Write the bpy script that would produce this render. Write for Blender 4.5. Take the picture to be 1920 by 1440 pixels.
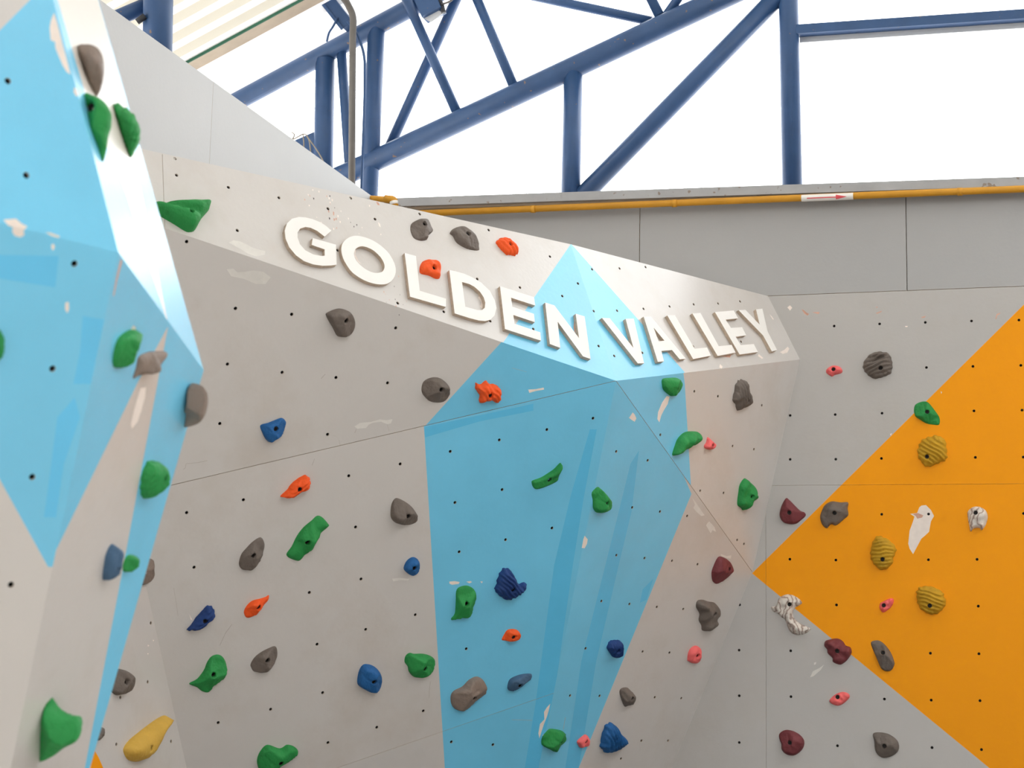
import bpy, bmesh, math, random
import numpy as np
from mathutils import Vector, Matrix, noise
from mathutils.geometry import delaunay_2d_cdt

for o in list(bpy.data.objects):
    bpy.data.objects.remove(o)
S = bpy.context.scene
COL = S.collection
random.seed(7)

# ------------------------------------------------------------------ camera
FPX = 3200.0
CAM = np.array([0.968, -7.633, 1.6])
YAW, PITCH, ROLL = math.radians(-16.58), math.radians(8.976), math.radians(1.24)
_cy, _sy, _cp, _sp = math.cos(YAW), math.sin(YAW), math.cos(PITCH), math.sin(PITCH)
FW = np.array([_sy * _cp, _cy * _cp, _sp])
_r0 = np.array([_cy, -_sy, 0.0])
_u0 = np.cross(_r0, FW)
RT = _r0 * math.cos(ROLL) + _u0 * math.sin(ROLL)
UP = _u0 * math.cos(ROLL) - _r0 * math.sin(ROLL)
cd = bpy.data.cameras.new('camera')
cd.sensor_width = 17.3
cd.lens = FPX / 1920 * 17.3
cd.clip_start, cd.clip_end = 0.05, 300
cd.dof.use_dof = True
cd.dof.focus_distance = 6.9
cd.dof.aperture_fstop = 2.3
cam = bpy.data.objects.new('camera', cd)
COL.objects.link(cam)
M4 = Matrix.Identity(4)
for i in range(3):
    M4[i][0], M4[i][1], M4[i][2], M4[i][3] = RT[i], UP[i], -FW[i], CAM[i]
cam.matrix_world = M4
S.camera = cam

# ------------------------------------------------------------------ sky and exposure
wd = bpy.data.worlds.new('overcast_sky')
S.world = wd
wd.use_nodes = True
_bg = wd.node_tree.nodes['Background']
_bg.inputs[0].default_value = (0.95, 0.98, 1.0, 1)
_bg.inputs[1].default_value = 8.0
S.view_settings.view_transform = 'Standard'
S.view_settings.look = 'None'
S.view_settings.gamma = 1.0
S.view_settings.use_curve_mapping = False
S.view_settings.exposure = -0.72

# ------------------------------------------------------------------ small maths
def V(*a):
    return np.array(a, dtype=float)

def ray(x, y):
    return (x - 960) / FPX * RT + (720 - y) / FPX * UP + FW

def at_depth(x, y, d):
    return CAM + ray(x, y) * d

def at_y(x, y, Y):
    D = ray(x, y)
    return CAM + D * (Y - CAM[1]) / D[1]

def at_z(x, y, Z):
    D = ray(x, y)
    return CAM + D * (Z - CAM[2]) / D[2]

def norm(v):
    return v / np.linalg.norm(v)

class Facet:
    """a flat sheet of the wall with its own 2D frame, normal on the climbing side"""
    def __init__(self, a, b, c, inside=None):
        n = norm(np.cross(b - a, c - a))
        if n @ (CAM - a) < 0:
            n = -n
        self.a, self.n = a, n
        e1 = np.array([-n[1], n[0], 0.0])
        if np.linalg.norm(e1) < 1e-6:
            e1 = np.array([1.0, 0, 0])
        self.e1 = norm(e1)
        if self.e1 @ RT < 0:
            self.e1 = -self.e1
        self.e2 = np.cross(n, self.e1)
        if self.e2[2] < 0:
            self.e2 = -self.e2
        self.flip = np.cross(self.e1, self.e2) @ n < 0
    def hit(self, x, y, off=0.0):
        D = ray(x, y)
        return CAM + D * ((self.a + self.n * off - CAM) @ self.n) / (D @ self.n)
    def uv(self, p):
        d = p - self.a
        return np.array([d @ self.e1, d @ self.e2])
    def px(self, x, y, off=0.0):
        return self.uv(self.hit(x, y, off))
    def p3(self, q, h=0.0):
        return self.a + self.e1 * q[0] + self.e2 * q[1] + self.n * h

def inside(q, poly):
    x, y = q
    c = False
    j = len(poly) - 1
    for i in range(len(poly)):
        xi, yi = poly[i]
        xj, yj = poly[j]
        if (yi > y) != (yj > y) and x < (xj - xi) * (y - yi) / (yj - yi) + xi:
            c = not c
        j = i
    return c

def area2(poly):
    return sum(poly[i - 1][0] * poly[i][1] - poly[i][0] * poly[i - 1][1] for i in range(len(poly)))

def T(c, r, pts):
    """points read off a 4x enlargement of tile c,r of the photograph"""
    return [(480 * c + x / 4.0, 360 * r + y / 4.0) for x, y in pts]

# ------------------------------------------------------------------ materials
def lin(c):
    return tuple(((v / 255) / 12.92 if v / 255 <= 0.04045 else ((v / 255 + 0.055) / 1.055) ** 2.4) for v in c)

MATS = {}
def material(name, rgb, rough=0.6, spec=0.4, var=0.06, scale=3.0, bump=0.0, bscale=40.0, metal=0.0, speck=None, coat=0.0, stain=None):
    """procedural paint / resin: base colour with soft mottling, fine bump, optional specks"""
    m = bpy.data.materials.new(name)
    m.use_nodes = True
    nt = m.node_tree
    b = nt.nodes['Principled BSDF']
    b.inputs['Roughness'].default_value = rough
    b.inputs['Specular IOR Level'].default_value = spec
    b.inputs['Metallic'].default_value = metal
    b.inputs['Coat Weight'].default_value = coat
    b.inputs['Coat Roughness'].default_value = 0.25
    tc = nt.nodes.new('ShaderNodeTexCoord')
    n1 = nt.nodes.new('ShaderNodeTexNoise')
    n1.inputs['Scale'].default_value = scale
    n1.inputs['Detail'].default_value = 5
    n1.inputs['Roughness'].default_value = 0.6
    nt.links.new(tc.outputs['Object'], n1.inputs['Vector'])
    rp = nt.nodes.new('ShaderNodeMapRange')
    rp.inputs[1].default_value, rp.inputs[2].default_value = 0.3, 0.7
    rp.inputs[3].default_value, rp.inputs[4].default_value = 1 - var, 1 + var
    nt.links.new(n1.outputs['Fac'], rp.inputs[0])
    mul = nt.nodes.new('ShaderNodeVectorMath')
    mul.operation = 'SCALE'
    mul.inputs[0].default_value = rgb
    nt.links.new(rp.outputs[0], mul.inputs['Scale'])
    col = mul.outputs[0]
    if speck:
        srgb, sscale, thr = speck
        n2 = nt.nodes.new('ShaderNodeTexNoise')
        n2.inputs['Scale'].default_value = sscale
        n2.inputs['Detail'].default_value = 2
        nt.links.new(tc.outputs['Object'], n2.inputs['Vector'])
        r2 = nt.nodes.new('ShaderNodeMapRange')
        r2.inputs[1].default_value, r2.inputs[2].default_value = thr, thr + 0.03
        nt.links.new(n2.outputs['Fac'], r2.inputs[0])
        mx = nt.nodes.new('ShaderNodeMix')
        mx.data_type = 'RGBA'
        nt.links.new(r2.outputs[0], mx.inputs[0])
        nt.links.new(col, mx.inputs[6])
        mx.inputs[7].default_value = (*srgb, 1)
        col = mx.outputs[2]
    if stain:
        srgb, sscale, fac = stain
        n4 = nt.nodes.new('ShaderNodeTexNoise')
        n4.inputs['Scale'].default_value = sscale
        n4.inputs['Detail'].default_value = 6
        n4.inputs['Roughness'].default_value = 0.65
        nt.links.new(tc.outputs['Object'], n4.inputs['Vector'])
        r4 = nt.nodes.new('ShaderNodeMapRange')
        r4.inputs[1].default_value, r4.inputs[2].default_value = 0.50, 0.72
        r4.inputs[3].default_value, r4.inputs[4].default_value = 0.0, fac
        nt.links.new(n4.outputs['Fac'], r4.inputs[0])
        m4 = nt.nodes.new('ShaderNodeMix')
        m4.data_type = 'RGBA'
        nt.links.new(r4.outputs[0], m4.inputs[0])
        nt.links.new(col, m4.inputs[6])
        m4.inputs[7].default_value = (*srgb, 1)
        col = m4.outputs[2]
    nt.links.new(col, b.inputs['Base Color'])
    if bump:
        n3 = nt.nodes.new('ShaderNodeTexNoise')
        n3.inputs['Scale'].default_value = bscale
        n3.inputs['Detail'].default_value = 4
        nt.links.new(tc.outputs['Object'], n3.inputs['Vector'])
        bp = nt.nodes.new('ShaderNodeBump')
        bp.inputs['Strength'].default_value = bump
        bp.inputs['Distance'].default_value = 0.01
        nt.links.new(n3.outputs['Fac'], bp.inputs['Height'])
        nt.links.new(bp.outputs[0], b.inputs['Normal'])
    MATS[name] = m
    return m

def C(r, g, b, k=1.0):
    return tuple(min(0.95, v * k) for v in lin((r, g, b)))

PAINT = dict(rough=0.27, spec=0.7, bump=0.05, bscale=60)
material('paint_grey', C(207, 202, 198), var=0.03, scale=1.5, stain=(C(182, 168, 152), 2.6, 0.28), **PAINT)
material('paint_wall_grey', C(182, 178, 175), var=0.03, scale=1.3, stain=(C(170, 160, 148), 2.4, 0.28), **PAINT)
material('paint_board_grey', C(167, 166, 166), var=0.025, scale=1.3, **PAINT)
material('paint_pale', C(190, 190, 190), var=0.025, scale=1.5, rough=0.6, spec=0.25, bump=0.05, bscale=60)
material('paint_cream', C(226, 218, 208), var=0.03, scale=2, **PAINT)
material('paint_blue', C(116, 203, 240), var=0.06, scale=2.2, **PAINT)
material('paint_blue_deep', C(94, 194, 238), var=0.06, scale=3, **PAINT)
material('paint_orange', C(255, 158, 0), var=0.03, scale=1.5, rough=0.5, spec=0.2, bump=0.05, bscale=60)
material('primer', C(238, 225, 216), var=0.05, scale=30, rough=0.7)
material('primer_grey', C(218, 214, 208), var=0.05, scale=30, rough=0.7)
material('scuff_line', C(168, 158, 150), var=0.1, scale=30, rough=0.8)
material('paint_blue_patch', C(98, 199, 245), var=0.05, scale=3, **PAINT)
material('bare_wood', C(206, 160, 140), var=0.15, scale=60, rough=0.8)
material('scuff_dark', C(70, 62, 60), var=0.1, scale=30, rough=0.8)
material('letter_white', C(243, 240, 236), var=0.02, scale=8, rough=0.5)
material('plywood_edge', C(196, 178, 160), var=0.15, scale=80, rough=0.8)
material('hole_dark', C(24, 21, 22), var=0.1, rough=0.7)
material('bolt_metal', C(52, 48, 46), var=0.1, rough=0.45, metal=0.6)
RES = dict(rough=0.62, spec=0.35, bump=0.35, bscale=90)
material('resin_grey', C(112, 102, 95), var=0.10, scale=18, **RES)
material('resin_brown', C(134, 118, 108), var=0.10, scale=18, **RES)
material('resin_green', C(38, 142, 70), var=0.10, scale=15, **RES)
material('resin_orange', C(255, 92, 32), var=0.06, scale=20, **RES)
material('resin_blue', C(32, 96, 158), var=0.10, scale=18, **RES)
material('resin_navy', C(30, 62, 122), var=0.10, scale=18, **RES)
material('resin_slate', C(66, 96, 126), var=0.10, scale=18, **RES)
material('resin_maroon', C(120, 56, 61), var=0.12, scale=15, **RES)
material('resin_pink', C(255, 112, 112), var=0.05, scale=20, **RES)
material('resin_mustard', C(196, 152, 34), var=0.14, scale=16, **RES)
material('resin_tan', C(214, 172, 74), var=0.08, scale=12, **RES)
material('steel_blue', C(50, 80, 122), var=0.08, scale=9, rough=0.4, spec=0.4, speck=(C(120, 100, 88), 45, 0.735))
material('steel_blue_worn', C(52, 80, 120), var=0.10, scale=9, rough=0.45, spec=0.4, speck=(C(126, 104, 90), 40, 0.70))
material('pipe_dark', C(104, 100, 96), var=0.12, scale=8, rough=0.5)
material('pipe_gold', C(206, 146, 38), var=0.10, scale=6, rough=0.45)
material('trim_grey', C(168, 168, 170), var=0.08, scale=8, rough=0.7, speck=(C(140, 128, 118), 30, 0.68))
material('label_white', C(240, 236, 232), var=0.02, rough=0.5)
material('label_red', C(226, 84, 92), var=0.03, rough=0.5)
material('lamp_grey', C(196, 198, 202), var=0.05, rough=0.4)
material('black_plastic', C(40, 42, 48), var=0.1, rough=0.5)
material('string', C(150, 140, 125), var=0.2, rough=0.9)
material('floor_mat', C(214, 208, 201), var=0.08, scale=2, rough=0.85)
material('shade_mat', C(96, 97, 100), var=0.08, scale=2, rough=0.85)
material('wall_plaster', C(190, 187, 182), var=0.06, scale=2, rough=0.85)
material('edge_green', C(40, 92, 70), var=0.1, rough=0.6)
material('purlin_paint', C(176, 160, 140), var=0.1, scale=6, rough=0.7)

# layered stone-effect resin
def marble():
    m = material('resin_marble', C(214, 202, 192), var=0.06, scale=20, rough=0.6, bump=0.3, bscale=80)
    nt = m.node_tree
    b = nt.nodes['Principled BSDF']
    tc = nt.nodes.new('ShaderNodeTexCoord')
    wv = nt.nodes.new('ShaderNodeTexWave')
    wv.inputs['Scale'].default_value = 11
    wv.inputs['Distortion'].default_value = 20
    wv.inputs['Detail'].default_value = 3
    nt.links.new(tc.outputs['Object'], wv.inputs['Vector'])
    cr = nt.nodes.new('ShaderNodeValToRGB')
    e = cr.color_ramp.elements
    e[0].position, e[0].color = 0.0, (*C(150, 134, 126), 1)
    e[1].position, e[1].color = 0.25, (*C(204, 186, 174), 1)
    x = e.new(0.6)
    x.color = (*C(222, 214, 206), 1)
    nt.links.new(wv.outputs['Fac'], cr.inputs[0])
    nt.links.new(cr.outputs[0], b.inputs['Base Color'])
marble()

# translucent fibreglass roofing
def roofing(name, rgb, t):
    m = bpy.data.materials.new(name)
    m.use_nodes = True
    nt = m.node_tree
    nt.nodes.remove(nt.nodes['Principled BSDF'])
    out = nt.nodes['Material Output']
    d = nt.nodes.new('ShaderNodeBsdfDiffuse')
    tr = nt.nodes.new('ShaderNodeBsdfTranslucent')
    d.inputs[0].default_value = (*rgb, 1)
    tr.inputs[0].default_value = (*rgb, 1)
    mx = nt.nodes.new('ShaderNodeMixShader')
    nz = nt.nodes.new('ShaderNodeTexNoise')
    nz.inputs['Scale'].default_value = 1.5
    rp = nt.nodes.new('ShaderNodeMapRange')
    rp.inputs[3].default_value, rp.inputs[4].default_value = t * 0.9, t * 1.1
    nt.links.new(nz.outputs['Fac'], rp.inputs[0])
    nt.links.new(rp.outputs[0], mx.inputs[0])
    nt.links.new(d.outputs[0], mx.inputs[1])
    nt.links.new(tr.outputs[0], mx.inputs[2])
    nt.links.new(mx.outputs[0], out.inputs[0])
    MATS[name] = m
roofing('roofing_cream', C(244, 243, 241), 0.098)
roofing('roofing_clear', C(252, 252, 250), 0.14)
roofing('roofing_grey', C(226, 222, 212), 0.055)

# ------------------------------------------------------------------ object helpers
def link(o, parent=None):
    COL.objects.link(o)
    if parent is not None:
        o.parent = parent
        o.matrix_parent_inverse = parent.matrix_world.inverted()
    return o

def tag(o, label=None, cat=None, group=None, kind=None):
    if label:
        o['label'] = label
    if cat:
        o['category'] = cat
    if group:
        o['group'] = group
    if kind:
        o['kind'] = kind
    return o

def empty(name, loc, label=None, cat=None, group=None, kind=None):
    o = bpy.data.objects.new(name, None)
    o.empty_display_size = 0.1
    o.location = Vector(loc)
    COL.objects.link(o)
    o.matrix_world = Matrix.Translation(Vector(loc))
    return tag(o, label, cat, group, kind)

def mesh_obj(name, verts, faces, mats, parent=None, mi=None, origin=None, smooth=False):
    """one mesh object with its origin at `origin` (world)"""
    o3 = np.array(origin if origin is not None else (0, 0, 0), dtype=float)
    me = bpy.data.meshes.new(name)
    me.from_pydata([tuple(np.asarray(v) - o3) for v in verts], [], faces)
    for m in (mats if isinstance(mats, (list, tuple)) else [mats]):
        me.materials.append(MATS[m])
    if mi is not None:
        me.polygons.foreach_set('material_index', mi)
    if smooth:
        me.polygons.foreach_set('use_smooth', [True] * len(me.polygons))
    me.update()
    o = bpy.data.objects.new(name, me)
    o.matrix_world = Matrix.Translation(Vector(o3))
    return link(o, parent)

def box_geo(c, ax, ay, az):
    vs = [c + sx * ax + sy * ay + sz * az for sx in (-1, 1) for sy in (-1, 1) for sz in (-1, 1)]
    fs = [(0, 1, 3, 2), (4, 6, 7, 5), (0, 4, 5, 1), (2, 3, 7, 6), (0, 2, 6, 4), (1, 5, 7, 3)]
    return vs, fs

def box_obj(name, lo, hi, mat, parent=None):
    lo, hi = np.array(lo, float), np.array(hi, float)
    c, h = (lo + hi) / 2, (hi - lo) / 2
    v, f = box_geo(c, V(h[0], 0, 0), V(0, h[1], 0), V(0, 0, h[2]))
    return mesh_obj(name, v, f, mat, parent, origin=V(c[0], c[1], lo[2]))

def tube_geo(pts, r, seg=18, cap=True):
    pts = [np.array(p, float) for p in pts]
    vs, fs = [], []
    t0 = norm(pts[1] - pts[0])
    ref = V(0, 0, 1) if abs(t0[2]) < 0.9 else V(0, 1, 0)
    a = norm(np.cross(t0, ref))
    for i, p in enumerate(pts):
        t = norm(pts[min(i + 1, len(pts) - 1)] - pts[max(i - 1, 0)])
        a = norm(a - t * (a @ t))
        b = np.cross(t, a)
        for k in range(seg):
            w = 2 * math.pi * k / seg
            vs.append(p + r * (math.cos(w) * a + math.sin(w) * b))
    for i in range(len(pts) - 1):
        for k in range(seg):
            k2 = (k + 1) % seg
            fs.append((i * seg + k, i * seg + k2, (i + 1) * seg + k2, (i + 1) * seg + k))
    if cap:
        fs.append(tuple(range(seg))[::-1])
        fs.append(tuple(range((len(pts) - 1) * seg, len(pts) * seg)))
    return vs, fs

def tube(name, pts, r, mat, parent=None, seg=18):
    v, f = tube_geo(pts, r, seg)
    o = mesh_obj(name, v, f, mat, parent, origin=pts[0])
    me = o.data
    me.polygons.foreach_set('use_smooth', [len(p.vertices) == 4 for p in me.polygons])
    return o

def bend(pts, n=6):
    """round the corners of a polyline"""
    pts = [np.array(p, float) for p in pts]
    out = [pts[0]]
    for i in range(1, len(pts) - 1):
        a, b, c = pts[i - 1], pts[i], pts[i + 1]
        l = min(np.linalg.norm(b - a), np.linalg.norm(c - b)) * 0.45
        p, q = b + norm(a - b) * l, b + norm(c - b) * l
        for k in range(n + 1):
            t = k / n
            out.append((1 - t) ** 2 * p + 2 * t * (1 - t) * b + t * t * q)
    out.append(pts[-1])
    return out

# ------------------------------------------------------------------ panels of plywood, cut by constrained triangulation
def inset_poly(poly, ins):
    n = len(poly)
    sgn = 1 if area2(poly) > 0 else -1
    L = []
    for i in range(n):
        a, b = np.array(poly[i]), np.array(poly[(i + 1) % n])
        d = norm(b - a)
        nn = np.array([-d[1], d[0]]) * sgn
        L.append((a + nn * ins[i], d))
    out = []
    for i in range(n):
        (a, d), (b, e) = L[i - 1], L[i]
        den = d[0] * e[1] - d[1] * e[0]
        if abs(den) < 1e-9:
            out.append(b)
            continue
        t = ((b - a)[0] * e[1] - (b - a)[1] * e[0]) / den
        out.append(a + d * t)
    return out

def cdt(loops, pts=()):
    vs, es = [], []
    for lp in loops:
        k = len(vs)
        vs += [Vector((float(q[0]), float(q[1]))) for q in lp]
        es += [(k + i, k + (i + 1) % len(lp)) for i in range(len(lp))]
    vs += [Vector((float(q[0]), float(q[1]))) for q in pts]
    r = delaunay_2d_cdt(vs, es, [], 0, 1e-6)
    return [np.array(v) for v in r[0]], [tuple(f) for f in r[2]]

HOLE_R = 0.0062
_hole_mesh = None
def hole_mesh():
    """threaded insert sunk in a bolt hole: rim, sleeve and bottom"""
    global _hole_mesh
    if _hole_mesh is None:
        vs, fs, n = [], [], 10
        for rr, z in ((HOLE_R * 1.12, -0.0035), (HOLE_R * 0.74, -0.0035), (HOLE_R * 0.74, -0.017), (0.0008, -0.017)):
            for k in range(n):
                w = 2 * math.pi * k / n
                vs.append((rr * math.cos(w), rr * math.sin(w), z))
        for i in range(3):
            for k in range(n):
                k2 = (k + 1) % n
                fs.append((i * n + k, (i + 1) * n + k, (i + 1) * n + k2, i * n + k2))
        me = bpy.data.meshes.new('bolt_hole')
        me.from_pydata(vs, [], fs)
        me.materials.append(MATS['bolt_metal'])
        me.materials.append(MATS['hole_dark'])
        me.polygons.foreach_set('material_index', [1] * len(me.polygons))
        _hole_mesh = me
    return _hole_mesh

def frame_matrix(p, n, up=(0, 0, 1)):
    z = Vector(n).normalized()
    u = Vector(up)
    if abs(u.dot(z)) > 0.98:
        u = Vector((0, 1, 0))
    x = u.cross(z).normalized()
    y = z.cross(x)
    M = Matrix.Identity(4)
    for i in range(3):
        M[i][0], M[i][1], M[i][2], M[i][3] = x[i], y[i], z[i], p[i]
    return M

def panel(fc, boundary, base, parent, paints=(), holes=(), ins=None, thick=0.018, name='panel', label=None):
    """boundary: 3D corners; paints: (pixel polygon, material); holes: pixel positions of bolt holes"""
    poly = [fc.uv(p) for p in boundary]
    if ins:
        poly = inset_poly(poly, ins)
    mats = [base]
    pl = []
    for pp, m in paints:
        if m not in mats:
            mats.append(m)
        q = [fc.px(*p) for p in pp]
        pl.append((q, mats.index(m)))
    circ, cen = [], []
    for h in holes:
        c = fc.px(*h)
        if not inside(c, poly):
            continue
        cen.append(c)
        circ.append([c + HOLE_R * np.array([math.cos(2 * math.pi * k / 10), math.sin(2 * math.pi * k / 10)]) for k in range(10)])
    vs, fs = cdt([poly] + [q for q, _ in pl] + circ)
    keep, mi = [], []
    cen_a = np.array(cen) if cen else None
    for f in fs:
        c = (vs[f[0]] + vs[f[1]] + vs[f[2]]) / 3
        if not inside(c, poly):
            continue
        if cen_a is not None and (((cen_a - c) ** 2).sum(1) < (HOLE_R * 0.98) ** 2).any():
            continue
        m = 0
        for q, k in pl:
            if inside(c, q):
                m = k
        keep.append(f if not fc.flip else f[::-1])
        mi.append(m)
    used = sorted({i for f in keep for i in f})
    ix = {v: k for k, v in enumerate(used)}
    P3 = [fc.p3(vs[i]) for i in used]
    F = [tuple(ix[i] for i in f) for f in keep]
    ed = {}
    for f, m in zip(F, mi):
        for k in range(3):
            a, b = f[k], f[(k + 1) % 3]
            if (b, a) in ed:
                del ed[(b, a)]
            else:
                ed[(a, b)] = m
    low = {}
    for (a, b), m in ed.items():
        for q in (a, b):
            if q not in low:
                low[q] = len(P3)
                P3.append(P3[q] - fc.n * thick)
    mats.append('plywood_edge')
    for (a, b), m in ed.items():
        F.append((b, a, low[a], low[b]))
        mi.append(len(mats) - 1)
    org = np.mean(boundary, axis=0)
    o = mesh_obj(name, P3, F, mats, parent, mi, origin=org)
    if label:
        o['label'] = label
    for c in cen:
        h = bpy.data.objects.new('bolt_hole', hole_mesh())
        h.matrix_world = frame_matrix(fc.p3(c), fc.n)
        link(h, o)
    return o

def slab(name, pts, parent, inward, thick=0.018, mat='paint_grey'):
    """plain closing board, thickness laid to the inner side"""
    n = norm(np.cross(pts[1] - pts[0], pts[2] - pts[0]))
    if n @ inward < 0:
        n = -n
    m = len(pts)
    vs = list(pts) + [p + n * thick for p in pts]
    fs = [tuple(range(m)), tuple(range(2 * m - 1, m - 1, -1))] + [(i, m + i, m + (i + 1) % m, (i + 1) % m) for i in range(m)]
    return mesh_obj(name, vs, fs, mat, parent, origin=pts[0])

# ------------------------------------------------------------------ the place: corner points in metres
ZT = 3.235                                           # top of the climbing faces
B = at_y(1440, 554.5, 0); B[2] = ZT
E_ = at_y(1500, 674, 0)
G = at_y(1411, 1073, 0)
H = at_y(1260, 1440, 0)
A = at_z(1070, 458, ZT)
FR = Facet(A, B, E_)
P = FR.hit(1155, 714)
TL = at_z(270, 280, ZT)
F1 = Facet(A, P, TL)
XL = -2.03                                           # side wall
LP = Facet(V(XL, 0, 0), V(XL, -1, 0), V(XL, 0, 1))   # pale board, upper part
XC = -1.92                                           # climbing panels stand off the side wall
LW = Facet(V(XC, 0, 0), V(XC, -1, 0), V(XC, 0, 1))
F4 = Facet(P, E_, G)
F5 = Facet(P, G, H)
K = F5.hit(1010, 1440)
MM = LW.hit(350, 1440)
F3 = Facet(P, K, MM)
U = F1.hit(310, 428)
J = F3.hit(320, 910)
F2 = Facet(P, U, J)
WB = Facet(V(0, 0, 0), V(1, 0, 0), V(0, 0, 1))

def extend_to(a, b, axis, val):
    return a + (b - a) * (val - a[axis]) / (b[axis] - a[axis])

TLx = extend_to(A, TL, 0, XC)
Ux = extend_to(P, U, 0, XC)
Jx = extend_to(P, J, 0, XC)
H0 = extend_to(G, H, 2, 0.0)
K0 = extend_to(P, K, 2, 0.0)
# where the lower left face meets the side wall at floor level
_n = F3.n
M0 = V(XC, (_n @ F3.a - _n[0] * XC) / _n[1], 0.0)

# ------------------------------------------------------------------ bolt holes read from the photograph (pixels)
HOLES = []
for c, r, pts in (
    (0, 0, [(1312, 1190), (1324, 1314), (1713, 1405)]),
    (0, 1, [(1780, 288), (1400, 372), (1766, 873), (1706, 1291)]),
    (1, 1, [(172, 43), (540, 125), (893, 203), (1227, 165), (1745, 285), (710, 46), (612, 437), (1660, 652), (1757, 968), (1409, 898),
            (1063, 833), (268, 918), (1048, 1020), (196, 1353), (600, 1392), (987, 1432)]),
    (2, 1, [(285, 484), (60, 716), (377, 780), (160, 1027), (495, 686), (601, 580), (807, 573), (1002, 563), (788, 890), (987, 876),
            (1182, 858), (1363, 843), (1546, 836), (1710, 820), (978, 1205), (767, 1229), (1360, 1158), (1718, 1122), (613, 893), (650, 1155)]),
    (0, 2, [(1649, 297), (1400, 965), (1826, 869), (1456, 1375)]),
    (1, 2, [(537, 378), (1082, 600), (696, 689), (747, 1073), (1457, 506), (1825, 420), (1492, 889), (1846, 792), (1872, 1168), (1524, 1259)]),
    (2, 2, [(262, 342), (608, 257), (300, 1080), (782, 506), (1018, 573), (1113, 381), (902, 926), (1110, 957), (1314, 990), (1368, 55),
            (1545, 92), (1874, 160), (1655, 465), (1815, 489), (1412, 801), (1587, 817), (1689, 1170), (1740, 1200), (1201, 1326), (1392, 1352),
            (783, 1284), (994, 1306)]),
    (0, 3, [(1131, 352), (1108, 794), (903, 910), (873, 1262), (1283, 1240), (1637, 1100)]),
    (1, 3, [(788, 23), (400, 124), (458, 512), (823, 401), (1195, 291), (500, 875), (110, 1000), (906, 1135), (1255, 1012), (540, 1250),
            (1577, 546), (1465, 1244), (1777, 1265)]),
    (2, 3, [(671, 188), (881, 210), (1087, 232), (1285, 248), (552, 543), (980, 567), (1181, 575), (436, 897), (657, 899), (1071, 910),
            (1270, 917), (971, 1235), (1171, 1235), (818, 1370), (1707, 216), (1703, 556), (1704, 898), (1366, 1240), (1704, 1249)]),
    (3, 1, [(166, 1017), (496, 1005), (837, 989), (1180, 978), (1526, 967), (1882, 960), (1188, 1316), (1537, 1308), (1896, 1300)]),
    (3, 2, [(166, 236), (504, 229), (855, 219), (1545, 201), (1905, 196), (166, 565), (508, 564), (851, 558), (1555, 550), (1914, 548),
            (853, 977), (1917, 971), (164, 1314), (509, 1320), (1203, 1318), (1568, 1315), (1204, 975)]),
    (3, 3, [(514, 217), (1577, 226), (170, 561), (1218, 579), (1582, 583), (172, 905), (873, 923), (1224, 931), (1590, 935), (521, 1273),
            (1230, 1287), (1601, 1302)])):
    HOLES += T(c, r, pts)

LHOLES = T(0, 0, [(58, 607), (196, 1315)]) + T(0, 1, [(557, 537), (393, 1325)]) + T(0, 2, [(241, 697)]) + T(0, 3, [(82, 65)])

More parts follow.
